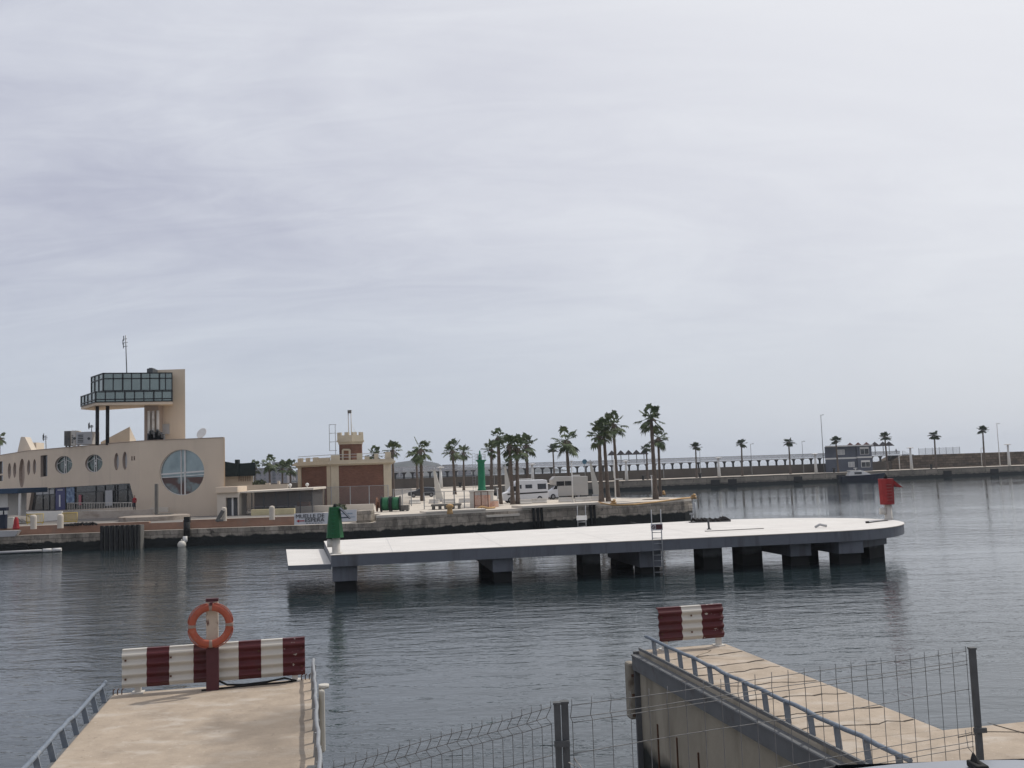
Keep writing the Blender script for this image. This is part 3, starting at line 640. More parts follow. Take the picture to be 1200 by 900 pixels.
# big round window: mirrored sky and brick building painted into the pane colours
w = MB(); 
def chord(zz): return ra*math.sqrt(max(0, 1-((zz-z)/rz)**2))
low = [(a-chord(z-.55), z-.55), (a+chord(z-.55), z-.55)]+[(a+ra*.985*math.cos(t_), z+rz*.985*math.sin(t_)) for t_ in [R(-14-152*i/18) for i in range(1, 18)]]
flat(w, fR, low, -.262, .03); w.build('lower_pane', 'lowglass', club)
for poly, inf in ((r1, i1), (r2, i2)):
    a, z, ra, rz = inf; win(fA, poly, inf, 'roundglass', [(a-.22, z-rz, a-.22, z+rz, .12), (a+.22, z-rz, a+.22, z+rz, .12), (a-.22, z-.35, a+.22, z-.35, .1), (a-.22, z+.35, a+.22, z+.35, .1), (a-.22, z, a+.22, z, .3), (a-ra, z+.1, a-.25, z+.6, .05), (a+ra, z+.1, a+.25, z+.6, .05)])
for poly in (o1, o2, ovA[0][0], ovA[1][0]): win(fA, poly, None, 'acgrey', [], rim=False)
for poly in (s1, s2): win(fA, poly, None, 'carglass', [], rim=False, out=-.2)
win(fA, rc, None, 'carglass', [], rim=False, out=-.35)
w = MB(); flat(w, fA, [fA.px(*p) for p in ((53, 540), (56, 540), (56, 556), (53, 556))], -.3, .04); w.build('blind', 'white', club)
for k, o in enumerate(ovs): win(fB, o[0], None, 'plastershade' if k == 2 else 'acgrey', [], rim=False, out=-.35)
for q in sq: win(fB, q, None, 'carglass', [], rim=False)
# shop front
sh = MB(); flat(sh, fA, shop, -.38, .03); shp = sh.build('shop_front', 'shopglass', club)
w = MB(); ts = [(37.5, 42), (42, 49), (61.5, 62), (74.5, 75), (84.5, 86), (108.5, 110), (119, 120.5), (130.5, 132), (133.5, 134.5)]
def vb(px, t=.12):
    a0, z0 = fA.px(px, 600-.045*px); a1, z1 = fA.px(px, 573-.045*(px-33)*1.1+.5); w.bar(fA.P(a0, z0, -.33), fA.P(a1, z1, -.33), t, .06, up=fA.n)
for px in (47, 54.5, 61, 74, 85, 109, 119.5, 131, 134, 146): vb(px)
a0, z0 = fA.px(38, 580.5); a1, z1 = fA.px(154, 573.5); w.bar(fA.P(a0, z0, -.33), fA.P(a1, z1, -.33), .1, .06, up=fA.n)
w.build('frame', 'blacksteel', shp)
def panel(c, m, nm, out=-.3):
    w = MB(); flat(w, fA, [fA.px(*p) for p in c], out, .03); return w.build(nm, m, club)
panel(((62.5, 571.6), (73.5, 571), (73.5, 597.5), (62.5, 598)), 'blue', 'blue_panel', -.27)
panel(((66.8, 580), (68.3, 580), (68.3, 594), (66.8, 594)), 'signwhite', 'panel_lettering', -.24)
panel(((65, 574), (71, 573.7), (71, 574.6), (65, 574.9)), 'signwhite', 'panel_lettering', -.24)
panel(((75, 571), (84.5, 570.5), (84.5, 589), (75, 589.5)), 'bluepic', 'picture_panel', -.27)
panel(((89.5, 580), (92.5, 580), (92.5, 592), (89.5, 592)), 'pinkpanel', 'pink_banner', -.27)
panel(((120.6, 575), (129, 574.5), (129, 592.5), (120.6, 593)), 'acgrey', 'notice_panel', -.27)
panel(((110.5, 577.5), (118, 577), (118, 591), (110.5, 591.5)), 'timber', 'notice_panel', -.27)
panel(((38.5, 575), (60, 573.8), (60, 579), (39, 580)), 'acgrey', 'blind', -.35)
# roof things : control room
def glassvol(nm, poly, z0, z1, rows, cols, m='towerglass', thick=.07):
    b = MB(); b.prism(poly, z0, z1); g = b.build(nm, m, club)
    b = MB(); n = len(poly)
    for e in range(2):
        p = Vector((*poly[e], 0)); q = Vector((*poly[e+1], 0)); d = (q-p).normalized(); nn = Vector((d.y, -d.x, 0))*.04
        for t_ in cols[e]:
            x = p.lerp(q, abs(t_))+nn; b.bar((x.x, x.y, z0), (x.x, x.y, z1), thick*(2.4 if t_ < 0 else 1.6), .08, up=nn)
        for z_ in rows: b.bar((p+nn+Vector((0, 0, z_))), (q+nn+Vector((0, 0, z_))), .12, .08, up=nn)
    b.build('mullion', 'blacksteel', g); return g
uc = (XC(121, 108, 17), 108); ur = (XC(202, 110, 17), 110); ul = (XC(107, 111.7, 17), 111.7)
lc = (XC(112, 107.6, 16), 107.6); lr = (XC(202.5, 109.6, 16), 109.6); ll = (XC(95, 113, 16), 113)
zU1 = AT(121, 436.9, 108).z; zU0 = AT(121, 458.6, 108).z; zL0 = AT(112, 471.8, 107.6).z
colsF = [0.005, .142, -.278, .405, -.543, .67, -.81, .9, .995]
glassvol('control_room', [ul, uc, ur, (ur[0]*111.9/110, 111.9), (-49, 115)], zU0, zU1, [zU0+.06, zU0+(zU1-zU0)*.68, zU1-.06], [[0.01, .3, .64, .99], colsF])
glassvol('gallery', [ll, lc, lr, (lr[0]*111.9/109.6, 111.9), (-50.5, 115.5)], zL0, zU0-.002, [zL0+.07, zL0+.34, zU0-.08], [[.01, .25, .48, .75, .99], [.005, .125, .25, -.375, .5, .62, -.75, .86, -.99]])
b = MB(); b.prism([ll, lc, lr, (lr[0]*111.95/109.6, 111.95), (-50.5, 115.7)], zL0-.3, zL0-.002); b.build('soffit', 'plaster', club)
ztw = AT(200, 433, 112).z
b = MB(); xa = XC(184, 112, 16); xb = XC(217, 112, 16); b.prism([(xa, 112), (xb, 112), (xb*116/112-.05, 116), (xa*116/112-.05, 116)], 10.3, ztw); b.build('tower_slab', 'plaster', club)
b = MB(); xa = XC(169, 110.6, 13); xb = XC(186, 110.6, 13); b.box(xa, xb, 110.6, 115, 10.3, zL0-.3); b.use('plastershade'); b.build('stair_core', 'plaster', club)
b = MB()
for px in (174.5, 179.5, 185): x = XC(px, 110.2, 13); b.tube([(x, 110.2, 10.4), (x, 110.2, 14.2)], .17, 8)
b.build('duct', 'dirtywhite', club)
b = MB()
for k in range(16):
    px = 174+k*1.15; x = XC(px, 109.6, 11); h = random.uniform(.5, 1.5); b.box(x-.12, x+.12, 109.5, 109.9, 10.45, 10.5+h)
b.build('roof_equipment', 'colgrey', club)
b = MB(); x0, x1, z0, z1 = rect(190.5, 497, 198.5, 508.5, 111.9); b.box(x0, x1, 111.8, 111.95, z0, z1); b.build('vent_door', 'acgrey', club)
for px in (114, 126):
    b = MB(); x = XC(px, 109.2, 13); b.tube([(x, 109.2, 10.4), (x, 109.2, zL0-.28)], .2, 12); b.build('column', 'black', club)
b = MB(); x0, x1, z0, z1 = rect(152, 500, 117, 520, 116)
b.add([(XC(118, 116, 11), 116, 10.3), (XC(152, 116, 12), 116, 10.3), AT(152, 500, 116), AT(135, 509, 116), AT(118, 518, 116)]+[(XC(118, 116, 11)+1, 119, 10.3), (XC(152, 116, 12), 119, 10.3), AT(152, 500.5, 119), AT(135, 509.5, 119), AT(118, 518.5, 119)], [[0, 1, 2, 3, 4], [9, 8, 7, 6, 5], [0, 4, 9, 5], [4, 3, 8, 9], [3, 2, 7, 8], [2, 1, 6, 7]]); b.build('sloped_roof_wall', 'plasterlt', club)
b = MB(); p = [AT(x, y, 128) for x, y in ((20, 531), (38, 530), (31, 516), (29, 512), (24.5, 512))]; q = [v+Vector((0, 1.5, 0)) for v in p]
b.add(p+q, [[0, 1, 2, 3, 4], [9, 8, 7, 6, 5]]+[[i, 5+i, 5+(i+1) % 5, (i+1) % 5] for i in range(5)]); x0, x1, z0, z1 = rect(30, 518.5, 39, 530, 129); b.box(x0, x1, 129.8, 132, 10.4, z1); b.build('roof_pinnacle', 'plasterlt', club)
def acunit(px0, px1, py0, py1, Y, dep, label, m='acgrey', split=1):
    x0, x1, z0, z1 = rect(px0, py0, px1, py1, Y); z0 = ZT+.03
    t = thing('air_unit', (x0, Y, z0), label, 'air unit'); b = MB(); b.box(x0, x1, Y, Y+dep, z0+.15, z1); b.box(x0+.1, x0+.3, Y+.1, Y+.3, z0, z0+.15); b.box(x1-.3, x1-.1, Y+.1, Y+.3, z0, z0+.15); c = b.build('casing', m, t, bevel=.04)
    b = MB(); n = 5
    for k in range(n): b.box(x0+(x1-x0)*.12, x0+(x1-x0)*.45, Y-.04, Y-.01, z0+.4+k*.2, z0+.5+k*.2)
    b.lathe([(0, -.02), (.16, -.02), (.16, .02)], (x0+(x1-x0)*.8, Y-.03, z0+(z1-z0)*.5), 12, 'y'); b.build('grille', 'colgrey', t)
acunit(89, 108, 506, 521, 112.5, 2, 'large pale air conditioning unit on the marina roof left of the black columns')
acunit(83.5, 88.5, 504.5, 521, 113.5, 1.5, 'narrow dark-sided air unit on the marina roof', 'dirtywhite')
acunit(75, 82.5, 505, 523, 114.5, 1.5, 'tall slatted air unit at the left end of the roof machines', 'timber')
def antenna(px, y0, y1, Y, r, label, yagi=False):
    t = thing('antenna_mast', (XC(px, Y, 10.5), Y, ZT), label, 'antenna'); p1 = AT(px-1.5*(y0-y1)/50, y1, Y); p0 = AT(px, y0, Y); b = MB(); b.tube([p0, p1], r, 6); b.build('mast', 'galv', t)
    b = MB()
    for f_, l in ((.8, .35), (.9, .25), (.7, .3)): q = p0.lerp(p1, f_); b.bar(q-Vector((l, 0, 0)), q+Vector((l*.6, 0, .05)), .06); b.bar(q+Vector((-l, 0, -.2)), q+Vector((-l, 0, .4)), .07)
    b.build('aerial', 'colgrey', t)
antenna(148.5, 437, 393, 113, .07, 'tall lattice antenna mast on the control room roof')
antenna(54, 526, 510, 120, .05, 'short antenna on the left part of the marina roof')
antenna(107.5, 508, 498, 112.6, .05, 'small aerial on top of the pale roof air unit')
# roof tank on control room
x0, x1, z0, z1 = rect(172, 432, 179, 437, 110.5); b = MB(); b.box(x0, x1, 110.5, 112, zU1, z1+.02); b.box(x0+.15, x1-.15, 110.7, 111.8, z1+.02, z1+.12); tag(b.build('roof_box', 'colgrey', bevel=.03), 'small dark box on the control room roof', 'roof unit')
# satellite dish
P = AT(237.5, 508.5, 106); t = thing('satellite_dish', (P.x, P.y, ZT), 'white satellite dish on the marina roof by the tower', 'satellite dish')
b = MB(); prof = [(.0, .0), (.25, .02), (.5, .1), (.64, .2)]; b.smooth = True; b.lathe(prof+[(.6, .21), (.0, .05)], (0, 0, 0), 18); rm = Matrix.Rotation(R(62), 3, 'X') @ Matrix.Rotation(R(-20), 3, 'Y'); b.v = [rm @ v + P for v in b.v]; b.build('dish', 'white', t)
b = MB(); b.bar((P.x-.3, P.y+.3, ZT), (P.x-.1, P.y+.2, P.z), .12); b.bar((P.x-.7, P.y+.3, ZT), (P.x-.1, P.y+.2, P.z), .08); b.build('stand', 'colgrey', t)
# terrace railing in front of shop, ramp walls
ry = 1.6
fT = Frame((C[0]-1+fA.n.x*3.0, C[1]+fA.n.y*3.0), (W1[0]+fA.n.x*3.0, W1[1]+fA.n.y*3.0))
# raised white terrace plinth
A0 = fA.P(-1.7, 0, 1.9); A1 = fA.P(fA.len*.98, 0, 1.9); A2 = fA.P(fA.len*.98, 0, .02); A3 = fA.P(-.2, 0, .02)
b = MB(); b.prism([(A0.x, A0.y), (A1.x, A1.y), (A2.x, A2.y), (A3.x, A3.y)][::-1], 2.19, 2.95, side='planter2', top='asphalt')
tag(b.build('terrace_plinth'), 'low whitish terrace wall in front of the marina shop windows', 'terrace')
t = thing('terrace_railing', (A0.x, A0.y, 2.95), 'pale metal railing in front of the marina shop windows', 'railing')
pr = MB(); p_ = G(76, 590, 3.9)
fr2 = Frame((A0.x, A0.y), (A1.x, A1.y)); aL = fr2.px(77, 586)[0]; aR = .2
for z_ in (3.9, 3.05): pr.bar(fr2.P(aL, z_, -.2), fr2.P(aR, z_, -.2), .07)
pr.build('rail', 'dirtywhite', t); n = 26
for k in range(n): pr = MB(); a_ = aL+(aR-aL)*k/(n-1); pr.bar(fr2.P(a_, 2.95, -.2), fr2.P(a_, 3.9, -.2), .035); pr.build('baluster', 'dirtywhite', t)
# white sloping ramp wall
def wallpx(name, pts, Y, th, m, label, cat='wall', bottom=2.19, top=None):
    n = len(pts); p = [AT(x, y, Y) for x, y in pts]; q = [v+Vector((0, th, 0)) for v in p]
    b = MB(); b.add(p+q, [list(range(n)), list(range(2*n-1, n-1, -1))]+[[i, n+i, n+(i+1) % n, (i+1) % n] for i in range(n)])
    return tag(b.build(name, m), label, cat)
wallpx('ramp_wall', [(42, 612), (72, 609), (72, 599), (30, 600)], 99, .35, 'white', 'bright white ramp wall behind the yellow fences')
wallpx('ramp_wall', [(72.3, 609), (180, 605), (178, 597), (72.3, 600)], 99.5, .4, 'planter2', 'long grey-white ramp wall right of the yellow fences')
wallpx('ramp_wall', [(4, 613), (27.5, 611.5), (20, 606), (5, 605)], 98.5, 2, 'asphalt', 'dark grey sloping ramp side behind the fuel pump')
# round planter & post
P = G(165, 611.5, 2.2); b = MB(); b.use('dirtywhite'); prof = [(3.4, 0), (3.4, .42), (3.1, .45)]; b.smooth = False; b.lathe(prof, (P.x, P.y+3.6, 2.2), 28); b.mats = ['planter']; M['planter'] = overlay(mat('worn_planter_concrete', (.33, .285, .24), .9, .12, 1.2), (.2, .16, .13), 1, .5, .7); tag(b.build('round_planter'), 'low round brownish planter on the quay in front of the marina', 'planter')
P = G(183.5, 608.5, 2.2); zt = AT(182, 567, P.y).z; b = MB(); b.bar((P.x, P.y, 2.2), (P.x, P.y, zt), .34, .3); b.box(P.x-.1, P.x+1.6, P.y-.3, P.y+.5, 2.2, 2.75); tag(b.build('timber_post', 'timber', bevel=.03), 'dark upright timber post beside the round planter', 'post')
wallpx('low_wall', [(176, 601), (197, 600), (197, 594.5), (176, 595)], 102, .4, 'plasterlt', 'small pale wall stub at the corner of the marina building')
# blue canopy kiosk at left edge
t = thing('fuel_kiosk', (XC(-10, 104, 2.2), 104, 2.2), 'white kiosk with navy blue canopy at the left edge', 'kiosk')
x0, x1, z0, z1 = rect(-40, 579, 9, 606, 104); b = MB(); b.box(x0, x1, 104, 108, 2.2, z1); b.build('wall', 'white', t)
x0, x1, z0, z1 = rect(-60, 573.5, 24, 579.5, 103); b = MB(); b.box(x0, x1, 102.4, 109, z0, z1); b.build('canopy', 'navy', t, bevel=.05)
b = MB()
for px in (23,): b.box(XC(px, 103, 3)-.1, XC(px, 103, 3)+.1, 102.9, 103.1, 2.2, z0)
b.build('post', 'white', t)
# small things on the quay at left
def gp(px, py, z=2.2): return G(px, py, z)
P = gp(4, 619.5); t = thing('fuel_pump', P, 'dark navy fuel pump at the left edge of the quay', 'fuel pump')
b = MB(); b.box(P.x-.28, P.x+.28, P.y-.2, P.y+.2, P.z, P.z+1.3); b.build('body', 'navyhull', t, bevel=.04); b = MB(); b.tube([(P.x, P.y, 3.5), (P.x, P.y, 3.9), (P.x+.35, P.y, 4.0)], .07, 6); b.box(P.x-.35, P.x+.35, P.y-.25, P.y+.25, 3.85, 4.15); b.build('head', 'navyhull', t)
P = gp(11, 618); b = MB(); b.box(P.x-.4, P.x+.35, P.y, P.y+.5, 2.2, 3.05); b.box(P.x-.43, P.x+.38, P.y-.03, P.y+.53, 3.05, 3.12); tag(b.build('white_cabinet', 'whitewarm', bevel=.03), 'white cabinet between the fuel pump and the red drum', 'cabinet')
P = gp(11.5, 604); b = MB(); b.box(P.x-.3, P.x+.3, P.y, P.y+.3, 3.0, 3.6); b.box(P.x-.05, P.x+.05, P.y+.1, P.y+.2, 2.2, 3.0); tag(b.build('small_sign', 'signwhite'), 'small white notice board behind the fuel pump', 'sign')
P = gp(18.8, 620); b = MB(); b.smooth = True; b.lathe([(.32, 0), (.3, .1), (.22, .5), (.2, .85), (.12, .98), (.12, 1.08)], P, 14); tag(b.build('red_drum', 'redplastic'), 'red tapered plastic drum on the quay near the fuel pump', 'drum')
# grey slipway plate at the left edge
wallpx('slipway_plate', [(-5, 629.5), (17.5, 628.5), (22, 621.8), (-5, 622.2)], 88.3, .5, 'acgrey', 'pale grey sloping plate on the quay edge at far left', 'plate')
for px, py, lb in ((39.3, 620, 'cream bollard in front of the left yellow fence'), (70.7, 619, 'cream bollard between the two yellow fences'), (262.5, 610.5, 'cream bollard at the right corner of the marina building'), (318.8, 609, 'cream bollard in front of the glazed terrace')):
    P = gp(px, py); b = MB(); b.use('plasterlt'); b.lathe([(.26, 0), (.26, 1.05), (.22, 1.2), (.1, 1.27)], P, 14); tag(b.build('cream_bollard'), lb, 'bollard', 'cream bollards on the quay')
P = gp(258.5, 611); b = MB(); b.bar((P.x-.35, P.y, 2.2), (P.x+.25, P.y, 3.2), .3, .3); b.bar((P.x-.4, P.y-.1, 2.3), (P.x+.3, P.y-.1, 2.3), .2); tag(b.build('hose_stand', 'timber', bevel=.04), 'leaning brown service stand beside the corner bollard', 'stand')
for px0, px1, py0, py1, lb in ((31, 51, 604.5, 612, 'left yellow crowd fence before the white ramp'), (73, 90.5, 602.5, 610, 'right yellow crowd fence before the white ramp')):
    Y = 97; x0, x1, z0, z1 = rect(px0, py0, px1, py1, Y); t = thing('yellow_fence', (x0, Y, 2.2), lb, 'fence', 'yellow crowd fences'); z0 = 2.35; z1 = 3.2
    b = MB(); b.tube([(x0, Y, z0), (x0, Y, z1), (x1, Y, z1), (x1, Y, z0), (x0, Y, z0)], .045, 6); b.bar((x0+.1, Y, 2.2), (x0+.1, Y, 2.4), .06); b.bar((x1-.1, Y, 2.2), (x1-.1, Y, 2.4), .06); b.build('frame', 'yellow', t)
    b = MB(); n = 12
    for k in range(1, n): x = x0+(x1-x0)*k/n; b.bar((x, Y, z0), (x, Y, z1), .03)
    b.build('bar', 'yellow', t)
# dark mooring bits on quay
P = gp(90, 616.5); b = MB(); rn = random.Random(3)
for k in range(9): b.tube([(P.x-1.6+k*.36, P.y+rn.uniform(-.2, .2), 2.3), (P.x-1.3+k*.36, P.y+rn.uniform(-.3, .3), 2.35+rn.random()*.15), (P.x-1+k*.36, P.y, 2.28)], .1, 6)
tag(b.build('rope_pile', 'rope'), 'dark heap of rope on the quay between bollard and timber fender', 'rope pile')
# timber fender wall
Yf = 87.75; t = thing('timber_fender', (XC(141, Yf, 1), Yf, 0), 'dark vertical timber fender wall on the quay face at left', 'fender')
x0, x1, z0, z1 = rect(118, 618, 165, 640, Yf+.4); b = MB(); b.box(x0, x1, Yf+.35, Yf+1.2, -.5, 2.15); b.build('backing', 'timber', t)
for k in range(8):
    x = x0+.2+(x1-x0-.4)*k/7; b = MB(); b.box(x-.12, x+.12, Yf+.05, Yf+.34, -.3, 2.2); b.build('pile', 'rubber', t, bevel=.02)
# stone steps
t = MB(); P = G(35, 640, .4); 
for k in range(5): t.box(P.x-1.0+k*.1, P.x+1.2, 88.0+.12*k, 88.7, .1+.26*k, .3+.26*k)
tag(t.build('quay_steps', 'stone'), 'worn stone steps in the quay face near the floating pipe', 'steps')
P = G(44, 622.5, 1.55); b = MB(); b.box(P.x-1, P.x+1, P.y, P.y+.35, 1.62, 1.95); b.box(P.x-.8, P.x+.6, P.y-.05, P.y+.4, 1.95, 2.2); tag(b.build('red_rack', 'redplastic', bevel=.05), 'dark red mooring rack above the stone steps', 'rack')
# floating pipe
P0 = Vector((XC(-12, 86.7, .2), 86.7, .17)); P1 = Vector((XC(72, 87.7, .2), 87.7, .2)); t = thing('floating_pipe', P1, 'white and grey floating pipe boom beside the quay steps', 'floating pipe')
b = MB(); pm = P0.lerp(P1, .72); b.tube([P0, pm], .11, 10); b.build('grey_section', 'acgrey', t)
for f0, f1 in ((.74, .86), (.875, 1)): b = MB(); b.tube([P0.lerp(P1, f0), P0.lerp(P1, f1)], .16, 12); b.build('white_float', 'white', t)
# black fender and buoys
P = AT(219, 626, 89.2); t = thing('hanging_fender', (P.x, P.y, 0), 'black fender with white bottom hanging on the quay face', 'fender')
b = MB(); b.tube([(P.x, P.y, 2.2), (P.x, P.y, .9)], .3, 10); b.box(P.x-.25, P.x+.25, P.y-.1, P.y+.3, 2.15, 2.7); b.build('body', 'rubber', t); b = MB(); b.tube([(P.x-.05, P.y-.35, .95), (P.x-.05, P.y-.35, .5), (P.x-.05, P.y-.35, .35)], [.2, .22, .1], 10); b.build('tip', 'white', t)
P = AT(213, 637.5, 88.6); b = MB(); b.smooth = True; b.lathe([(.38*math.sin(i*math.pi/10)+.001, -.38*math.cos(i*math.pi/10)) for i in range(11)], (P.x, P.y, .2), 16); b.bar((P.x, P.y, .5), (P.x, P.y, .72), .09); tag(b.build('buoy', 'whitewarm'), 'round white buoy floating by the black fender', 'buoy')
# dark netted building and pale annex right of the club
t = thing('netted_building', (XC(280, 125, 2.2), 125, 2.2), 'pale building wrapped on top in dark green netting behind the marina', 'building')
x0, x1, z0, z1 = rect(255, 558, 297, 600, 126); b = MB(); b.prism([(x0, 126), (x1, 126), (x1*1.05-.3, 132), (x0*1.05, 132)], 2.2, z1+.05); b.build('wall', 'plasterlt', t)
x0, x1, z0, z1 = rect(279, 557, 294.5, 564, 125.9); b = MB()
for k in range(6): b.box(x0+(x1-x0)*k/6+.05, x0+(x1-x0)*(k+.55)/6, 125.85, 125.95, z0, z1)
b.build('window', 'plastershade', t)
x0, x1, z0, z1 = rect(264, 543, 299.5, 558.5, 125); z0 += .05
xm = XC(275, 125, 8); b = MB(); zt = AT(264, 539, 125).z; p = [(x0-1, z0), (x1, z0), (x1, z1+.05), (xm+1, z1), (xm, z1+.05), (x0-1, zt)]
v = [Vector((x, 124.9, z)) for x, z in p]+[Vector((x*1.06-.2, 132.5, z)) for x, z in p]; n = 6
b.add(v, [list(range(n)), list(range(2*n-1, n-1, -1))]+[[i, n+i, n+(i+1) % n, (i+1) % n] for i in range(n)]); b.box(XC(276, 125, 8), XC(280, 125, 8), 124.7, 125.5, z0, z1+.5); b.build('netting', 'net', t)
# long pale wall behind the terrace
x0, x1, z0, z1 = rect(279, 568, 337, 576, 116); b = MB(); b.box(x0, x1, 116, 116.4, 2.2, z1); tag(b.build('boundary_wall', 'plasterlt'), 'long pale wall behind the glazed terrace roof', 'wall')
x0, x1, z0, z1 = rect(325, 563.5, 327.5, 568, 116); b = MB(); b.box(x0, x1, 115.98, 116.42, z0, z1); b.box(XC(311, 116, 5), XC(316, 116, 5), 115.98, 116.42, z0-.3, z0+.25); tag(b.build('wall_pier', 'plasterlt'), 'pale pillar rising from the long wall', 'pillar')
# shrub
def shrub(px, Y, ytop, w, h, label, n=260):
    P = Vector((XC(px, Y, 3), Y, 2.2)); zt = AT(px, ytop, Y).z; t = thing('shrub', P, label, 'shrub'); b = MB(); rn = random.Random(int(px)); 
    for k in range(n):
        u = Vector((rn.gauss(0, 1), rn.gauss(0, 1), rn.gauss(0, 1))).normalized()*rn.uniform(.4, 1)**.6; c = P+Vector((u.x*w, u.y*w*.7, 0)); c.z = zt-h/2+u.z*h/2
        a = Vector((rn.uniform(-1, 1), rn.uniform(-1, 1), rn.uniform(-1, 1))).normalized()*.22; d = a.orthogonal().normalized()*.12; b.quad(c-a, c-d, c+a, c+d)
    b.build('foliage', 'shrub', t); b = MB()
    for k in range(3): b.tube([(P.x, P.y, 2.2), (P.x+(k-1)*w*.3, P.y, zt-h*.5)], [.09, .04], 6)
    b.build('stem', 'trunk', t)
shrub(305, 120, 562.5, 1.0, 1.1, 'dark green shrub behind the long pale wall')
# box building with double doors
t = thing('gate_lodge', (XC(266, 101, 2.2), 101, 2.2), 'small beige flat-roofed lodge with dark double doors beside the marina', 'building')
x0, x1, z0, z1 = rect(254.5, 577, 280, 605, 101); xs0, xs1, zs0, zs1 = rect(264.5, 583, 278.5, 604, 101)
b = MB(); b.box(x0, xs0, 101, 104, 2.2, z1-.02); b.box(xs1, x1, 101, 104, 2.2, z1-.02); b.box(xs0, xs1, 101, 104, zs1, z1-.02); b.box(xs0, xs1, 101.8, 104, 2.2, zs1); b.build('wall', 'plasterlt', t)
x0, x1, z0, z1 = rect(253, 570.5, 279, 577.5, 100.8); b = MB(); b.box(x0, x1, 100.6, 104.2, z0, z1); b.build('roof', 'plaster', t, bevel=.04)
xm = (xs0+xs1)/2
for a_, c_ in ((xs0+.05, xm-.1), (xm+.1, xs1-.05)): b = MB(); b.box(a_, c_, 101.4, 101.5, 2.2, zs1-.1); b.build('door', 'colgrey', t); 
b = MB(); b.box(xm-.09, xm+.09, 101.3, 101.5, 2.2, zs1); b.build('door_post', 'white', t)
# glazed terrace
t = thing('glazed_terrace', (XC(320, 103, 2.2), 103, 2.2), 'long terrace bar enclosed in clear plastic under a pale flat roof', 'terrace bar')
YT = 102
x0, x1, z0, z1 = rect(281, 577, 366, 603, YT); roofL = AT(281, 576.5, YT).z
b = MB(); zr0, zr1 = AT(285, 575.5, YT).z, AT(365, 571.5, YT).z
b.prism([(x0-.4, YT-.8), (x1+.3, YT-.8), (x1+.3, YT+6), (x0-.4, YT+6)], [zr0-.2, zr0-.1, zr0-.1, zr0-.2], [zr0-.06, zr0+.1, zr0+.14, zr0-.02]); b.build('roof', 'slabwhite', t)
b = MB(); b.box(x0, x1, YT+5.6, YT+5.9, 2.2, zr0-.1); M['dimwall'] = mat('dark_brown_wall', (.16, .13, .11), .85, .1, 1); b.build('back_wall', 'dimwall', t)
for k in range(7):
    x = x0+(x1-x0)*k/6; b = MB(); b.bar((x, YT, 2.2), (x, YT, zr0-.18), .08); b.build('post', 'colgrey', t)
b = MB(); b.quad((x0, YT, 2.3), (x1, YT, 2.3), (x1, YT, zr0-.22), (x0, YT, zr0-.22)); b.quad((x0, YT, 2.3), (x0, YT+5.5, 2.3), (x0, YT+5.5, zr0-.2), (x0, YT, zr0-.2)); b.quad((x1, YT, 2.3), (x1, YT+5.5, 2.3), (x1, YT+5.5, zr0-.2), (x1, YT, zr0-.2)); b.build('plastic_sheet', 'plastic', t)
b = MB(); rn = random.Random(5)
b.box(XC(348, YT+3, 3), XC(362, YT+3, 3), YT+3, YT+3.8, 2.2, 3.3); b.build('counter', 'brownwood', t)
for k in range(6):
    x = x0+1.1+(x1-x0)*.62*k/6; tb = thing('terrace_table', (x, YT+2, 2.2), f'{ordn[k]} small dark table from the left inside the plastic terrace', 'table', 'tables inside the glazed terrace')
    b = MB(); b.box(x-.4, x+.4, YT+1.7, YT+2.4, 2.9, 2.95); b.build('tabletop', 'acgrey', tb); b = MB(); b.bar((x, YT+2.05, 2.2), (x, YT+2.05, 2.9), .07); b.box(x-.25, x+.25, YT+1.85, YT+2.25, 2.2, 2.24); b.build('pedestal', 'black', tb)
for k, (px, lb) in enumerate(((340, 'white round lantern ball left on the terrace roof edge'), (360, 'white round lantern ball right on the terrace roof edge'))):
    P = AT(px, 570.5, 105); b = MB(); b.smooth = True; b.lathe([(.2*math.sin(i*math.pi/8)+.001, -.2*math.cos(i*math.pi/8)) for i in range(9)], (P.x, P.y, zr0+.42), 12); b.bar((P.x, P.y, zr0+.05), (P.x, P.y, zr0+.3), .12); tag(b.build('roof_ball_lamp', 'white'), lb, 'lamp', 'ball lamps on the terrace roof')
for px0, px1, py0, py1, Y, m, lb in ((294, 345, 596.5, 602.5, 99.5, 'yellowwall', 'low pale yellow wall in front of the glazed terrace'), (345.5, 438, 592, 599.5, 103, 'slabwhite', 'low concrete wall in front of the brick building')):
    x0, x1, z0, z1 = rect(px0, py0, px1, py1, Y); b = MB(); b.box(x0, x1, Y, Y+.5, 2.19, z1); tag(b.build('low_wall', m, bevel=.03), lb, 'wall')
# stone planter block right of the second sign
x0, x1, z0, z1 = rect(419, 598, 436.5, 611, 91.5); b = MB(); b.box(x0, x1, 90.6, 92.9, 1.55, z1); tag(b.build('stone_block', 'stone', bevel=.08), 'rough stone block at the quay edge right of the faded sign', 'stone block')
shrub(398, 101, 591, .8, 1.0, 'dry scrubby bush behind the green beacon', 160)
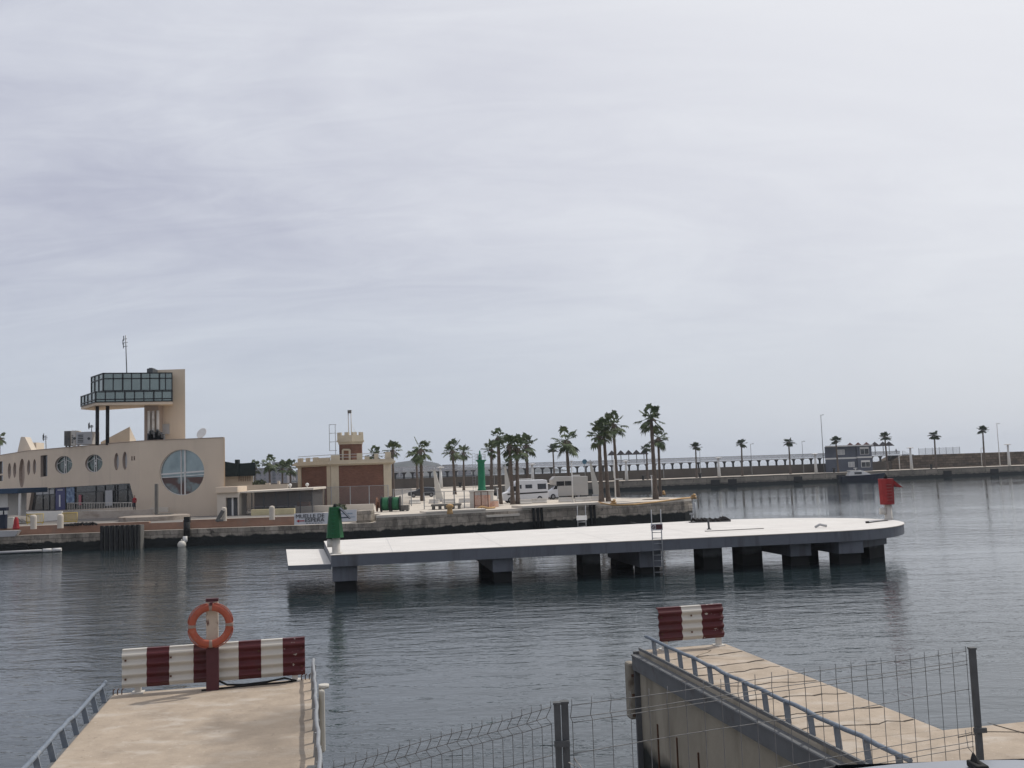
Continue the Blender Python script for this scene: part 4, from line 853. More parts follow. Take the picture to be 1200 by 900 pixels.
# ---------------------------------------------------------------- brick building with battlements
YB = 119
cst = thing('brick_building', (XC(405, YB, 2.2), YB, 2.2), 'red brick building with cream battlements and a small corner turret', 'building')
cx = XC(388, YB, 5); rx_ = XC(461, YB, 5)-.35; lx = XC(352, YB+7, 5); LY = YB+6
P_L = (lx, LY); P_C = (cx, YB); P_R = (rx_, YB+1.0); back = [(rx_-1.5, YB+10), (lx-1.5+2, LY+9)]
poly = [P_L, P_C, P_R]+back
zc = AT(388, 546, YB).z; zp = AT(388, 541, YB).z; zb = AT(388, 534.5, YB).z
b = MB(); b.prism(poly, 2.2, zc); b.build('wall', 'brick', cst)
def grow(poly, g):
    c = Vector((sum(p[0] for p in poly)/len(poly), sum(p[1] for p in poly)/len(poly))); out = []
    for p in poly: d = Vector(p)-c; out.append(tuple(Vector(p)+d.normalized()*g))
    return out
b = MB(); b.prism(grow(poly, .35), zc, zc+.18); b.prism(grow(poly, .75), zc+.18, zc+.42); b.prism(grow(poly, .5), zc+.42, zc+.62); b.prism(grow(poly, .12), zc+.62, zp+.15); b.build('cornice', 'cream', cst)
b = MB()
def pilaster(e, t0, t1, z0=2.2, z1=zc-.002, out=.12, bb=b):
    p = Vector((*poly[e], 0)); q = Vector((*poly[e+1], 0)); d = (q-p).normalized(); n = Vector((d.y, -d.x, 0))
    L_ = (q-p).length; a = p+d*t0*L_; c = p+d*t1*L_; bb.prism([(a+n*out)[:2], (c+n*out)[:2], (c-n*.05)[:2], (a-n*.05)[:2]], z0, z1)
for e_, a_, c_ in ((0, .0, .1), (0, .9, 1.0), (1, .002, .13), (1, .87, 1.0)): b = MB(); pilaster(e_, a_, c_, bb=b); b.build('pilaster', 'cream', cst)
def merlon(e, t0, t1, h):
    b = MB(); pilaster(e, t0, t1, zp+.15, h, .1, b); p = None; o = b.build('merlon', 'cream', cst); return o
for t0, t1 in ((0, .15), (.26, .37), (.48, .63), (.66, .98)): merlon(0, t0, t1, zb-.05 if t0 != .66 else zb-.2)
for t0, t1, hh in ((.002, .15, .1), (.43, .52, .25), (.56, .64, -.2), (.72, .79, .1), (.9, 1.0, .3)): merlon(1, t0, t1, zb+hh)
b = MB()
for e in (0, 1):
    for zz in (zp+.5, zp+.85): b.bar(Vector((*poly[e], zz))+Vector((0, .1, 0)), Vector((*poly[e+1], zz))+Vector((0, .1, 0)), .07)
b.build('roof_rail', 'acgrey', cst)
# ground-floor door on left wall
fL = Frame(P_L, P_C); dr = [fL.px(*p) for p in ((374.5, 591.5), (380, 591), (380, 573.5), (374.5, 574))]
b = MB(); flat(b, fL, dr, .06, .1); d_ = b.build('door', 'colgrey', cst)
b = MB(); n = 4
for i in (1, 2, 3): b.bar(fL.P(*dr[i], .08), fL.P(*dr[(i+1) % 4], .08), .22, .14, up=fL.n)
b.build('door_frame', 'cream', d_)
# turret
YTu = YB+2.2; tx0, tx1, tz0, tz1 = rect(397.5, 521, 422.5, 541, YTu); w_ = tx1-tx0
zt0 = zp-.2; zt1 = AT(410, 520.5, YTu).z; zt2 = AT(410, 510, YTu).z; zt3 = AT(410, 507, YTu).z
t3 = [(tx0, YTu), (tx0+w_*.62, YTu-.3), (tx1, YTu+.9), (tx1-.2, YTu+w_), (tx0, YTu+w_)]
b = MB(); b.prism(t3, zt0, zt1); tu = b.build('turret', 'brick', cst)
b = MB(); b.prism(grow(t3, .12), zt1, zt1+.3); b.prism(grow(t3, .35), zt1+.3, zt1+.52); b.prism(grow(t3, .25), zt1+.52, zt2); b.build('turret_cornice', 'cream', tu)
b = MB(); gq = grow(t3, .25)
for e, ts_ in ((0, ((0, .26), (.5, .78))), (1, ((.1, .45), (.75, 1)))):
    p = Vector((*gq[e], 0)); q = Vector((*gq[e+1], 0)); d = q-p; n = Vector((d.y, -d.x, 0)).normalized()
    for a_, c_ in ts_: A = p+d*a_; B_ = p+d*c_; b.prism([A[:2], B_[:2], (B_-n*.35)[:2], (A-n*.35)[:2]], zt2, zt3+.05)
b.build('turret_battlement', 'cream', tu)
fU = Frame(t3[0], t3[1]); dd = [fU.px(*p) for p in ((402, 541), (410, 541), (410, 527), (402, 527))]
b = MB(); flat(b, fU, dd, .04, .08); d_ = b.build('turret_door', 'brownwood', cst); b = MB()
for i in (1, 2, 3): b.bar(fU.P(*dd[i], .06), fU.P(*dd[(i+1) % 4], .06), .22, .16, up=fU.n)
b.build('door_frame', 'cream', d_)
# ladder cage and mast on roof
x0, x1, z0, z1 = rect(386, 497.5, 393, 528, YB+2); b = MB()
for x in (x0, x1): b.bar((x, YB+2, z0 if x == x0 else zp), (x, YB+2, z1), .06)
for k in range(4): z = z0+(z1-z0)*k/3; b.bar((x0, YB+2, z), (x1, YB+2, z), .05); b.bar((x0, YB+2, z), (x0+.1, YB+2.8, z), .05); b.bar((x1, YB+2, z), (x1, YB+2.8, z), .05)
tag(b.build('cage_ladder', 'galv'), 'thin metal ladder frame on the brick building roof left of the turret', 'ladder')
x0, x1, z0, z1 = rect(408.3, 482, 411.6, 511, YTu+1); t = thing('signal_mast', ((x0+x1)/2, YTu+1, zt2), 'white double-pole signal mast on the turret', 'mast')
b = MB()
for x in (x0, x1): b.tube([(x, YTu+1, zt2-.1), (x, YTu+1, z1)], .07, 6)
b.tube([(x1, YTu+1, z1-1.5), (x1+.7, YTu+1, zt2)], .02, 5); b.build('pole', 'white', t); b = MB(); b.box(x0-.05, x1+.05, YTu+.8, YTu+1.2, z1-.25, z1+.15); b.build('lamp_head', 'timber', t)
# mesh fence around the brick building
def meshfence(px0, px1, py0, py1, Y, n, label, m='galv', net=True, h=None):
    x0, x1, z0, z1 = rect(px0, py0, px1, py1, Y); z0 = 2.2
    t = thing('mesh_fence', (x0, Y, 2.2), label, 'fence')
    for k in range(n+1): x = x0+(x1-x0)*k/n; b = MB(); b.bar((x, Y, z0), (x, Y, z1), .09); b.build('post', m, t)
    b = MB(); b.bar((x0, Y, z1), (x1, Y, z1), .05); b.bar((x0, Y, z0+.3), (x1, Y, z0+.3), .04); b.build('rail', m, t)
    if net: b = MB(); b.quad((x0, Y+.02, z0+.1), (x1, Y+.02, z0+.1), (x1, Y+.02, z1), (x0, Y+.02, z1)); b.build('netting', 'netfence', t)
meshfence(366, 455, 570, 592, 110, 4, 'tall grey mesh fence in front of the brick walls')
meshfence(461, 482, 573, 595, 112, 2, 'grey mesh fence right of the brick building')
meshfence(497, 556, 576, 598, 101, 5, 'site fence panels left of the green lighthouse', net=False)
meshfence(556, 572, 576, 600, 98.5, 2, 'rusty site fence right in front of the lighthouse base', 'rustmat')
# cable drums
Pd = gp(455, 598, 2.34)
for k, (a_, c_, lb) in enumerate(((446.5, 457.5, 'left green cable drum on the pale quay'), (458.5, 469.5, 'right green cable drum on the pale quay'))):
    Y = 98; xa = XC(a_, Y, 3); xb = XC(c_, Y, 3); r = .78; zc_ = 2.2+r; t = thing('cable_drum', ((xa+xb)/2, Y, 2.2), lb, 'cable drum', 'green cable drums')
    b = MB(); b.smooth = True; b.lathe([(.66, xa+.12), (.68, xa+.3), (.68, xb-.3), (.66, xb-.12)], (0, Y, zc_), 24, 'x'); b.build('coil', 'drumgreen', t)
    for x in (xa, xb-.1): b = MB(); b.lathe([(r, x), (r, x+.1)], (0, Y, zc_), 24, 'x'); b.build('flange', 'black', t)
b = MB(); Y = 98; xa = XC(441, Y, 3); b.lathe([(.3, xa), (.72, xa+.02), (.72, xa+.12), (.35, xa+.14), (.35, xa+.4), (.72, xa+.42), (.72, xa+.5)], (0, Y, 2.95), 22, 'x'); tag(b.build('wooden_drum', 'brownwood'), 'brown wooden reel left of the green cable drums', 'cable drum')
x0 = XC(470, 98, 2.5); x1 = XC(479, 98, 2.5); b = MB(); b.box(x0, x1, 97.6, 98.8, 2.3, 2.8); b.box(x0+.05, x0+.25, 97.7, 98.7, 2.2, 2.3); b.box(x1-.25, x1-.05, 97.7, 98.7, 2.2, 2.3); tag(b.build('crate', 'timber', bevel=.02), 'grey wooden crate right of the green cable drums', 'crate')
# pallet deck pile
x0, x1, z0, z1 = rect(505, 591.5, 540, 597, 98.5); b = MB(); b.box(x0, x1, 98.5, 100, 2.55, 2.75)
for k in range(5): x = x0+.2+(x1-x0-.4)*k/4; b.box(x-.12, x+.12, 98.6, 99.9, 2.2, 2.55)
tag(b.build('timber_platform', 'timber', bevel=.02), 'low weathered timber platform between site fence posts', 'platform')
# concrete blocks (jersey barriers)
def jersey(px, py, w, rz, label, m='dirtywhite'):
    P = gp(px, py); b = MB(); h = .52; q = [(-.3, 0), (.3, 0), (.3, .12), (.16, .25), (.1, h), (-.1, h), (-.16, .25), (-.3, .12)]
    rm = Matrix.Rotation(rz, 3, 'Z'); v = [rm @ Vector((-w/2, y, z))+P for y, z in q]+[rm @ Vector((w/2, y, z))+P for y, z in q]; n = 8
    b.add(v, [list(range(n))[::-1], list(range(n, 2*n))]+[[i, (i+1) % n, n+(i+1) % n, n+i] for i in range(n)]); tag(b.build('concrete_barrier', m, bevel=.03), label, 'concrete barrier', 'concrete barriers on the quay')
for k, (px, py, w, rz, lb) in enumerate(((616, 590.6, 1.3, .2, 'concrete barrier below the front door of the white camper'), (632, 589.5, 1.7, .1, 'concrete barrier below the rear of the white camper'), (663, 588.4, 1.6, 0, 'concrete barrier below the motorhome front wheel'), (683, 587.8, 1.8, .15, 'concrete barrier below the motorhome rear wheel'), (698, 587, 1.9, -.2, 'concrete barrier left of the three palm trunks'), (486, 590.5, 1.4, .4, 'first concrete block behind the drum crate'), (509, 590, 1.3, -.3, 'concrete block under the white leaning mast'), (526, 589.5, 1.6, .2, 'concrete block behind the timber platform left side'), (545, 589, 1.5, -.2, 'concrete block behind the timber platform right side'))):
    jersey(px, py, w, rz, lb)
# dark SUV behind
def loft(b, secs):
    n = len(secs[0]); o = len(b.v)
    for s_ in secs: b.v += [Vector(p) for p in s_]
    for i in range(len(secs)-1):
        for j in range(n): b.face([o+i*n+j, o+i*n+(j+1) % n, o+(i+1)*n+(j+1) % n, o+(i+1)*n+j])
    b.face([o+j for j in range(n)][::-1]); b.face([o+(len(secs)-1)*n+j for j in range(n)])
def vehicle(name, loc, rz, label, cat, L, Wd, prof, glassm, bodym, wheels, wr, windows, extras=None):
    """prof: list of (x, zlow, zbelt, zroof, inset); built nose at -x; local coordinates then placed"""
    t = thing(name, (0, 0, 0), label, cat); b = MB(); b.smooth = False; secs = []
    for (x, z0, zb_, zr, wf, ins) in prof:
        w = Wd/2*wf; r = w-ins
        secs.append([(x, -w*.97, z0), (x, -w, z0+.25), (x, -w, zb_), (x, -r, zr-.04 if zr > zb_+.1 else zr), (x, -r+.1, zr), (x, -r*.45, zr+.018), (x, 0, zr+.025), (x, r*.45, zr+.018), (x, r-.1, zr), (x, r, zr-.04 if zr > zb_+.1 else zr), (x, w, zb_), (x, w, z0+.25), (x, w*.97, z0)])
    loft(b, secs); b.build('body', bodym, t, smooth_all=False)
    for (pts, m, nm) in windows:
        for side in pts: b = MB(); b.add(side, [list(range(len(side)))]); b.build(nm, m, t)
    for x in wheels:
        for s_ in (-1, 1):
            b = MB(); y = s_*(Wd/2-.1); b.lathe([(wr*.6, -.11), (wr*.94, -.11), (wr, -.07), (wr, .07), (wr*.94, .11), (wr*.6, .11)], (x, y, wr), 22, 'y'); w = b.build('wheel', 'tyre', t)
            b = MB(); b.lathe([(.02, -.125), (wr*.55, -.12), (wr*.6, -.1), (wr*.6, .1), (wr*.55, .12), (.02, .125)], (x, y, wr), 16, 'y'); b.build('rim', 'rim', w)
    if extras: extras(t)
    t.location = loc; t.rotation_euler.z = rz
    return t
def side(pts, w, e=.006): return [[(x, -w(z)-e, z) for x, z in pts], [(x, w(z)+e, z) for x, z in pts][::-1]]
def suv_like(name, loc, rz, label, body, fin=False):
    Wd = 1.84; prof = [(-2.25, .45, .72, .73, .86, .1), (-2.15, .28, .85, .86, .93, .08), (-1.2, .24, .98, .99, 1, .08), (-.95, .24, 1.0, 1.06, 1, .12), (-.25, .22, 1.02, 1.47, 1, .25), (.3, .22, 1.03, 1.53, 1, .26), (1.1, .22, 1.04, 1.51, 1, .27), (1.75, .24, 1.05, 1.42, 1, .27), (2.1, .3, 1.03, 1.1, .95, .14), (2.22, .42, .9, .92, .88, .1)]
    def wid(z): return .92 if z < 1.03 else .92-(z-1.03)/.43*.25
    def wz(z): return wid(z)
    win_ = [(side([(-.75, 1.08), (-.2, 1.4), (.35, 1.45), (.35, 1.08)], wz), 'carglass', 'side_window'), (side([(.42, 1.08), (.42, 1.45), (1.1, 1.43), (1.5, 1.3), (1.55, 1.1)], wz), 'carglass', 'rear_side_window'),
            ([[(-.98, -.72, 1.08), (-.98, .72, 1.08), (-.3, .6, 1.475), (-.3, -.6, 1.475)]], 'carglass', 'windscreen'), ([[(2.09, .68, 1.13), (2.09, -.68, 1.13), (1.79, -.58, 1.43), (1.79, .58, 1.43)]], 'carglass', 'rear_window')]
    def ex(t):
        for s_ in (-1, 1):
            b = MB(); b.box(-2.24, -2.05, s_*.62-.17, s_*.62+.17, .66, .8); b.build('headlight', 'white', t, bevel=.02)
            b = MB(); b.box(2.08, 2.22, s_*.68-.14, s_*.68+.14, .82, .98); b.build('tail_light', 'redplastic', t, bevel=.02)
            b = MB(); b.box(-.78, -.6, s_*1.0-.1, s_*1.0+.1, 1.02, 1.16); b.build('mirror', body, t, bevel=.03)
        if fin:
            b = MB(); b.add([(1.49, -.012, 1.50), (1.57, -.018, 1.50), (1.57, .018, 1.50), (1.49, .012, 1.50), (1.55, 0, 1.54), (1.575, 0, 1.54)], [[3, 2, 1, 0], [0, 1, 5, 4], [2, 3, 4, 5], [0, 4, 3], [1, 2, 5]])
            b.box(1.47, 1.58, -.03, .03, 1.47, 1.502); b.build('antenna_fin', 'rubber', t, bevel=.008)
    return vehicle(name, loc, rz, label, 'car', 4.4, Wd, prof, None, body, (-1.38, 1.35), .33, win_, ex)
suv_like('parked_car', (XC(495, 150, 3), 150, 2.2), .1, 'dark parked car behind the site fences near the white leaning mast', 'suv')
# camper van
def campervan():
    Wd = 2.05; prof = [(-2.95, .45, .9, .92, .86, .1), (-2.85, .3, 1.12, 1.14, .95, .1), (-2.2, .28, 1.3, 1.35, 1, .12), (-1.55, .28, 1.35, 2.1, 1, .18), (-1.2, .28, 1.4, 2.5, 1, .16), (-.8, .28, 1.5, 2.62, 1, .14), (2.5, .28, 1.6, 2.62, 1, .13), (2.9, .3, 1.6, 2.55, 1, .14), (2.98, .42, 1.5, 2.2, .97, .12)]
    wz = lambda z: 1.025 if z < 1.5 else 1.025-(z-1.5)/1.1*.13
    wn = [(side([(-2.1, 1.36), (-1.55, 1.95), (-1.05, 1.98), (-1.05, 1.36)], lambda z: 1.02), 'carglass', 'cab_window'), (side([(-.75, 1.65), (-.75, 2.1), (-.5, 2.1), (-.5, 1.65)], wz, .012), 'carglass', 'small_window'),
          (side([(.0, 1.65), (.0, 2.1), (.9, 2.1), (.9, 1.65)], wz, .012), 'carglass', 'side_window'), ([[(-2.18, -.8, 1.38), (-2.18, .8, 1.38), (-1.58, .72, 2.05), (-1.58, -.72, 2.05)]], 'carglass', 'windscreen'), (side([(-2.4, .95), (-2.4, 1.12), (2.9, 1.22), (2.9, 1.05)], lambda z: 1.025, .01), 'black', 'dark_stripe'),
          (side([(1.6, 1.5), (1.6, 2.15), (2.75, 2.15), (2.75, 1.5)], wz, .012), 'carglass', 'rear_side_window')]
    def ex(t):
        b = MB(); b.box(-.6, 1.0, -.5, .5, 2.64, 2.8); b.build('roof_box', 'white', t, bevel=.05)
        for s_ in (-1, 1): b = MB(); b.box(-2.93, -2.75, s_*.7-.15, s_*.7+.15, .85, 1.05); b.build('headlight', 'white', t)
    return vehicle('camper_van', (0, 0, 0), 0, 'white camper van with dark stripe parked behind the pair of palms', 'camper van', 6, Wd, prof, None, 'vanwhite', (-2.0, 1.85), .36, wn, ex)
v = campervan(); v.location = (XC(614, 112, 3), 112, 2.2); v.rotation_euler.z = .22; v.scale = (.9, .9, .97)
def motorhome():
    Wd = 2.25; prof = [(-2.75, .45, .9, .92, .82, .1), (-2.65, .3, 1.1, 1.12, .9, .1), (-2.1, .28, 1.25, 1.3, .92, .12), (-1.75, .3, 1.3, 1.75, .93, .15)]
    t = vehicle('motorhome', (0, 0, 0), 0, 'beige-grey motorhome with white cab parked behind the concrete barriers', 'motorhome', 6, Wd, prof+[(-1.2, .3, 1.4, 1.9, .95, .15)], None, 'vanwhite', (-2.05, 1.75), .36,
        [(side([(-2.0, 1.32), (-1.7, 1.72), (-1.38, 1.76), (-1.38, 1.32)], lambda z: 1.06), 'carglass', 'cab_window'), ([[(-2.1, -.8, 1.3), (-2.1, .8, 1.3), (-1.78, .72, 1.76), (-1.78, -.72, 1.76)]], 'carglass', 'windscreen')])
    t.location = (0, 0, 0); t.rotation_euler.z = 0
    b = MB(); q = [(-1.3, .4), (3.2, .4), (3.2, 2.85), (-1.7, 2.95), (-2.15, 2.55), (-2.1, 1.9), (-1.3, 1.75)]; n = 7
    b.add([(x, -1.15, z) for x, z in q]+[(x, 1.15, z) for x, z in q], [list(range(n)), list(range(2*n-1, n-1, -1))]+[[i, n+i, n+(i+1) % n, (i+1) % n] for i in range(n)]); b.build('living_cabin', 'motorgrey', t, bevel=.08)
    for x0, x1 in ((-1.5, -.35), (-.25, .75)): b = MB(); b.box(x0, x1, -1.17, -1.152, 1.72, 2.3); b.build('window', 'carglass', t)
    b = MB(); b.box(1.05, 1.1, -1.175, -1.152, .5, 2.8); b.box(1.6, 2.4, -1.175, -1.152, 2.0, 2.05); b.box(-1.2, 3.1, -1.165, -1.152, .75, .8); b.build('trim', 'acgrey', t)
    b = MB(); b.box(1.2, 2.2, -.5, .5, 2.9, 3.05); b.build('roof_vent', 'white', t, bevel=.03)
    return t
v = motorhome(); v.location = (XC(662.5, 119, 3), 119, 2.2); v.rotation_euler.z = .15; v.scale = (.84, .84, .95)
# white leaning light masts (cloth-like tapering)
def leanmast(px0, y0, px1, y1, Y, w0, label):
    p0 = Vector((XC(px0, Y, 2.2), Y, 2.2)); p1 = AT(px1, y1, Y); t = thing('leaning_mast', p0, label, 'light mast', 'white leaning masts'); b = MB()
    k = w0*Y/F
    b.add([p0+Vector((-k/2, -.4, .3)), p0+Vector((k/2+.3, -.4, .3)), p0+Vector((k/2+.3, .4, .3)), p0+Vector((-k/2, .4, .3)), p1+Vector((-k*.16, -.15, 0)), p1+Vector((k*.16, -.15, 0)), p1+Vector((k*.16, .15, 0)), p1+Vector((-k*.16, .15, 0))], [[3, 2, 1, 0], [4, 5, 6, 7], [0, 1, 5, 4], [1, 2, 6, 5], [2, 3, 7, 6], [3, 0, 4, 7]]); b.build('mast', 'whitewarm', t)
    b = MB(); b.box(p0.x-k*.7, p0.x+k*.9, Y-.7, Y+.7, 2.2, 2.52); b.build('base', 'acgrey', t, bevel=.04)
    b = MB(); b.box(p1.x-.5, p1.x+.35, Y-.2, Y+.2, p1.z, p1.z+.18); b.tube([(p1.x, Y, p1.z), (p1.x, Y, p1.z+.45)], .08, 6); b.build('lamp_head', 'acgrey', t)
leanmast(514, 585, 509, 552, 125, 6.5, 'white leaning mast left of the mushroom lamp')
leanmast(595, 575, 592, 548, 140, 6, 'white leaning mast left of the camper van palms')
leanmast(699, 583, 692, 543, 122, 6.5, 'white leaning mast right of the motorhome')
# slender white lamp posts near
for px, py, yt, lb in ((671.5, 589.5, 541, 'thin white lamp post in front of the motorhome'), (721.5, 584, 538, 'thin white lamp post with cross arm among the palm trunks'), (764.5, 582, 558, 'short white pole left of the tall lone palm trunk'), (583.5, 592, 573, 'short white post right of the lighthouse base')):
    P = gp(px, py); zt = AT(px, yt, P.y).z; b = MB(); b.tube([P, (P.x, P.y, zt)], [.085, .06], 8); b.lathe([(.2, 0), (.2, .12)], P, 10)
    if '721' in str(px): b.tube([(P.x-.1, P.y, zt-2.3+2), (P.x-.1, P.y, zt-2.2)], .05, 5); b.box(P.x, P.x+.95, P.y-.08, P.y+.08, zt-2.45, zt-2.33)
    else: b.box(P.x-.14, P.x+.14, P.y-.1, P.y+.1, zt, zt+.12)
    tag(b.build('lamp_post', 'white'), lb, 'lamp post', 'slender white posts on the quay')
# green lighthouse
P = gp(566, 600.5); Yl = 101.5; P = Vector((XC(565, Yl, 3), Yl, 2.2)); t = thing('green_lighthouse', P, 'green harbour lighthouse on a pale concrete block', 'lighthouse')
zb0 = 3.95; ztop = AT(563.5, 540, Yl).z
b = MB(); b.box(P.x-1.25, P.x+1.2, Yl-1.1, Yl+1.3, 2.2, zb0-.12); b.box(P.x-1.32, P.x+1.27, Yl-1.17, Yl+1.37, zb0-.12, zb0); b.box(P.x+1.21, P.x+1.75, Yl-.6, Yl+.8, 2.2, 2.95); b.build('base', 'dirtywhite', t, bevel=.02)
b = MB(); b.use('greenlt'); b.smooth = True; b.lathe([(.46, 0), (.44, .15), (.40, .2), (.36, ztop-zb0-.25), (.42, ztop-zb0-.1), (.55, ztop-zb0), (.55, ztop-zb0+.1)], (P.x, P.y, zb0), 20); b.build('tower', None, t)
b = MB(); b.use('greenlt'); b.smooth = True; b.lathe([(.2, 0), (.2, .45), (.1, .6), (.07, .95), (.02, 1.0)], (P.x-.1, P.y, ztop+.1), 12); b.build('lantern', None, t)
b = MB()
for k in range(8):
    a_ = k*math.pi/4; b.bar((P.x+.5*math.cos(a_), P.y+.5*math.sin(a_), ztop+.1), (P.x+.5*math.cos(a_), P.y+.5*math.sin(a_), ztop+.7), .03)
for zz in (.4, .7): b.tube([(P.x+.5*math.cos(a_), P.y+.5*math.sin(a_), ztop+zz) for a_ in [i*math.pi/8 for i in range(17)]], .02, 5, caps=False)
b.build('gallery_rail', 'galv', t)
b = MB(); x = P.x-.75
for dx in (0, .3): b.bar((x+dx-.15, P.y-.3, zb0), (x+dx-.15, P.y-.3, ztop+.8), .03)
for k in range(14): b.bar((x-.15, P.y-.3, zb0+.3*k), (x+.15, P.y-.3, zb0+.3*k), .02)
for k in range(4):
    zz = zb0+2+k*.75; b.tube([(x+.35*math.cos(a_)-.25, P.y-.3+.35*math.sin(a_), zz) for a_ in [R(60+i*30) for i in range(9)]], .018, 5)
b.build('cage_ladder', 'galv', t)
xa = XC(556, 100, 3); xb = XC(584, 100, 3); b = MB(); rn = random.Random(9)
for k in range(12):
    u_, v_ = xa+(xb-xa)*k/12, xa+(xb-xa)*(k+1)/12; y0 = 100.2+.12*math.sin(k*1.7); y1 = 100.2+.12*math.sin(k*1.7+1.7); hh = 1.25 if k < 8 else .6; b.quad((u_, y0, 2.24), (v_, y1, 2.24), (v_, y1+.1, 2.24+hh), (u_, y0+.1, 2.24+hh))
tag(b.build('orange_site_net', 'orangenet'), 'faded orange safety net wrapped before the lighthouse base', 'safety net')
b = MB(); b.tube([(XC(560, 97.5, 2.3), 96, 2.3), (XC(565, 97.5, 2.3), 96.3, 2.45), (XC(572, 97, 2.3), 96.2, 2.28), (XC(580, 97, 2.3), 96.8, 2.3)], .1, 6); tag(b.build('orange_hose', 'orangerope'), 'orange-brown hose lying below the lighthouse base', 'hose')
# quay fender arches (black)
for k, (px, lb) in enumerate(((626, 'left black rubber fender arch on the quay wall'), (631.5, 'middle black rubber fender arch on the quay wall'), (636.3, 'right black rubber fender arch on the quay wall'), (703.5, 'left black fender bar below the three palms'), (709, 'right black fender bar below the three palms'))):
    P = G(px, 597, 2.2); P.y = 94.95+P.x*.434; b = MB(); b.tube([(P.x, P.y+.5, 2.15), (P.x, P.y+.05, 2.15), (P.x, P.y-.1, 1.9), (P.x+.05, P.y-.1, .2)], .13, 8)
    tag(b.build('quay_fender', 'rubber'), lb, 'fender', 'black fenders on the stone quay')
# mooring bollard (pale) on ledge
P = G(527, 602.5, 2.34); b = MB(); b.use('orangerope'); b.smooth = True; b.lathe([(.3, 0), (.24, .2), (.22, .5), (.34, .62), (.3, .8), (.08, .88)], (P.x, P.y+.3, 2.34), 12); tag(b.build('mooring_bollard'), 'pale yellow mooring bollard at the quay edge left of the lighthouse', 'bollard')
# hoses on the tip
P = [G(x, y, 2.25) for x, y in ((701, 589), (712, 591.5), (722, 592.5), (745, 591.5), (775, 588), (800, 584.5), (811, 583.5))]
b = MB(); b.tube([p+Vector((0, 0, .04)) for p in P], .09, 6); tag(b.build('long_hose', 'orangerope'), 'long yellowish hose lying along the rounded quay edge', 'hose')
for px, py, lb in ((719, 592, 'orange-brown rope coil near the three palms'), (813, 585, 'orange-brown rope coil at the very tip of the quay'), (777, 580.5, 'orange-brown coil right of the tall lone palm')):
    P = G(px, py, 2.2); b = MB(); rn = random.Random(int(px)); b.tube([(P.x+.3*math.cos(a_)*(1-.02*i), P.y+.3*math.sin(a_), 2.26+.05*i*.4) for i, a_ in enumerate([k*.6 for k in range(24)])], .08, 6); b.bar((P.x-.2, P.y, 2.2), (P.x+.2, P.y+.3, 2.75), .12); tag(b.build('rope_coil', 'orangerope'), lb, 'rope coil', 'orange-brown rope coils')
b = MB(); c0 = Vector((XC(768.5, 107, 2.2), 107, 2.2)); b.lathe([(1.5, 0), (1.5, .03)], c0, 24); M['soil'] = mat('tree_pit_soil', (.14, .11, .08), .95); tag(b.build('tree_pit', 'soil'), 'brown soil ring at the foot of the tall lone palm', 'tree pit')
# signs on quay face
def signboard(c, Y, name, label):
    p = [AT(x, y, Y) for x, y in c]; t = thing(name, (p[0].x, Y, p[0].z), label, 'sign'); b = MB(); q = [v+Vector((0, .08, 0)) for v in p]
    b.add(p+q, [[0, 1, 2, 3], [7, 6, 5, 4]]+[[i, 4+i, 4+(i+1) % 4, (i+1) % 4] for i in range(4)]); b.build('board', 'signwhite', t); return t
def text(s, x, y, width_px, h_px, Y, parent, m, bold=.015, name='lettering'):
    cu = bpy.data.curves.new('t', 'FONT'); cu.body = s; cu.size = 1; cu.offset = bold; cu.extrude = .01
    o = bpy.data.objects.new('t', cu); COL.objects.link(o); dg = bpy.context.evaluated_depsgraph_get(); dg.update(); me = bpy.data.meshes.new_from_object(o.evaluated_get(dg)); bpy.data.objects.remove(o)
    xs = [v.co.x for v in me.vertices]; ys = [v.co.y for v in me.vertices]; x0, x1, y0, y1 = min(xs), max(xs), min(ys), max(ys)
    A = AT(x, y+h_px, Y); B = AT(x+width_px, y+h_px-.034*width_px, Y); Cc = AT(x, y, Y); off = parent.matrix_world.translation
    for v in me.vertices:
        a_ = (v.co.x-x0)/(x1-x0); c_ = (v.co.y-y0)/(y1-y0); v.co = A+(B-A)*a_+(Cc-A)*c_+Vector((0, -v.co.z, 0))-off
    me.materials.clear(); me.materials.append(M[m]); o = bpy.data.objects.new(name, me); COL.objects.link(o); o.parent = parent; return o
YS = 89.5
t = signboard([(344.8, 615.2), (384.8, 614), (384.8, 600.5), (344.8, 601.8)], YS, 'quay_sign', 'white sign reading MUELLE DE ESPERA on the quay edge')
text('MUELLE DE', 346.8, 602.9, 33.2, 4.6, YS-.05, t, 'ink', .0); text('ESPERA', 357.6, 607.7, 22.6, 4.1, YS-.05, t, 'ink', .0)
b = MB(); p = [AT(x, y, YS-.04) for x, y in ((347.3, 610.6), (350.6, 608.6), (350.6, 609.9), (356.8, 609.7), (356.8, 610.9), (350.6, 611.1), (350.6, 612.4))]; b.add(p+[v+Vector((0, .02, 0)) for v in p], [[0, 1, 2, 6], [2, 3, 4, 5], [2, 5, 6]]); b.build('arrow', 'inkred', t)
b = MB()
for k in range(6): q = [AT(x, y, YS-.03) for x, y in ((358.5+k*3.4, 613.7-k*.11), (361+k*3.4, 613.6-k*.11), (361+k*3.4, 613.1-k*.11), (358.5+k*3.4, 613.2-k*.11))]; b.add(q, [[0, 1, 2, 3]])
b.build('small_print', 'ink', t)
t = signboard([(385.3, 612), (417.8, 610.6), (417.8, 597), (385.3, 598)], YS+.25, 'faded_sign', 'whiter faded sign board behind the green beacon')
b = MB()
for k in range(7): q = [AT(x, y, YS+.2) for x, y in ((400+k*1.9, 602.6-k*.06), (401.4+k*1.9, 602.6-k*.06), (401.4+k*1.9, 601.3-k*.06), (400+k*1.9, 601.5-k*.06))]; b.add(q, [[0, 1, 2, 3]])
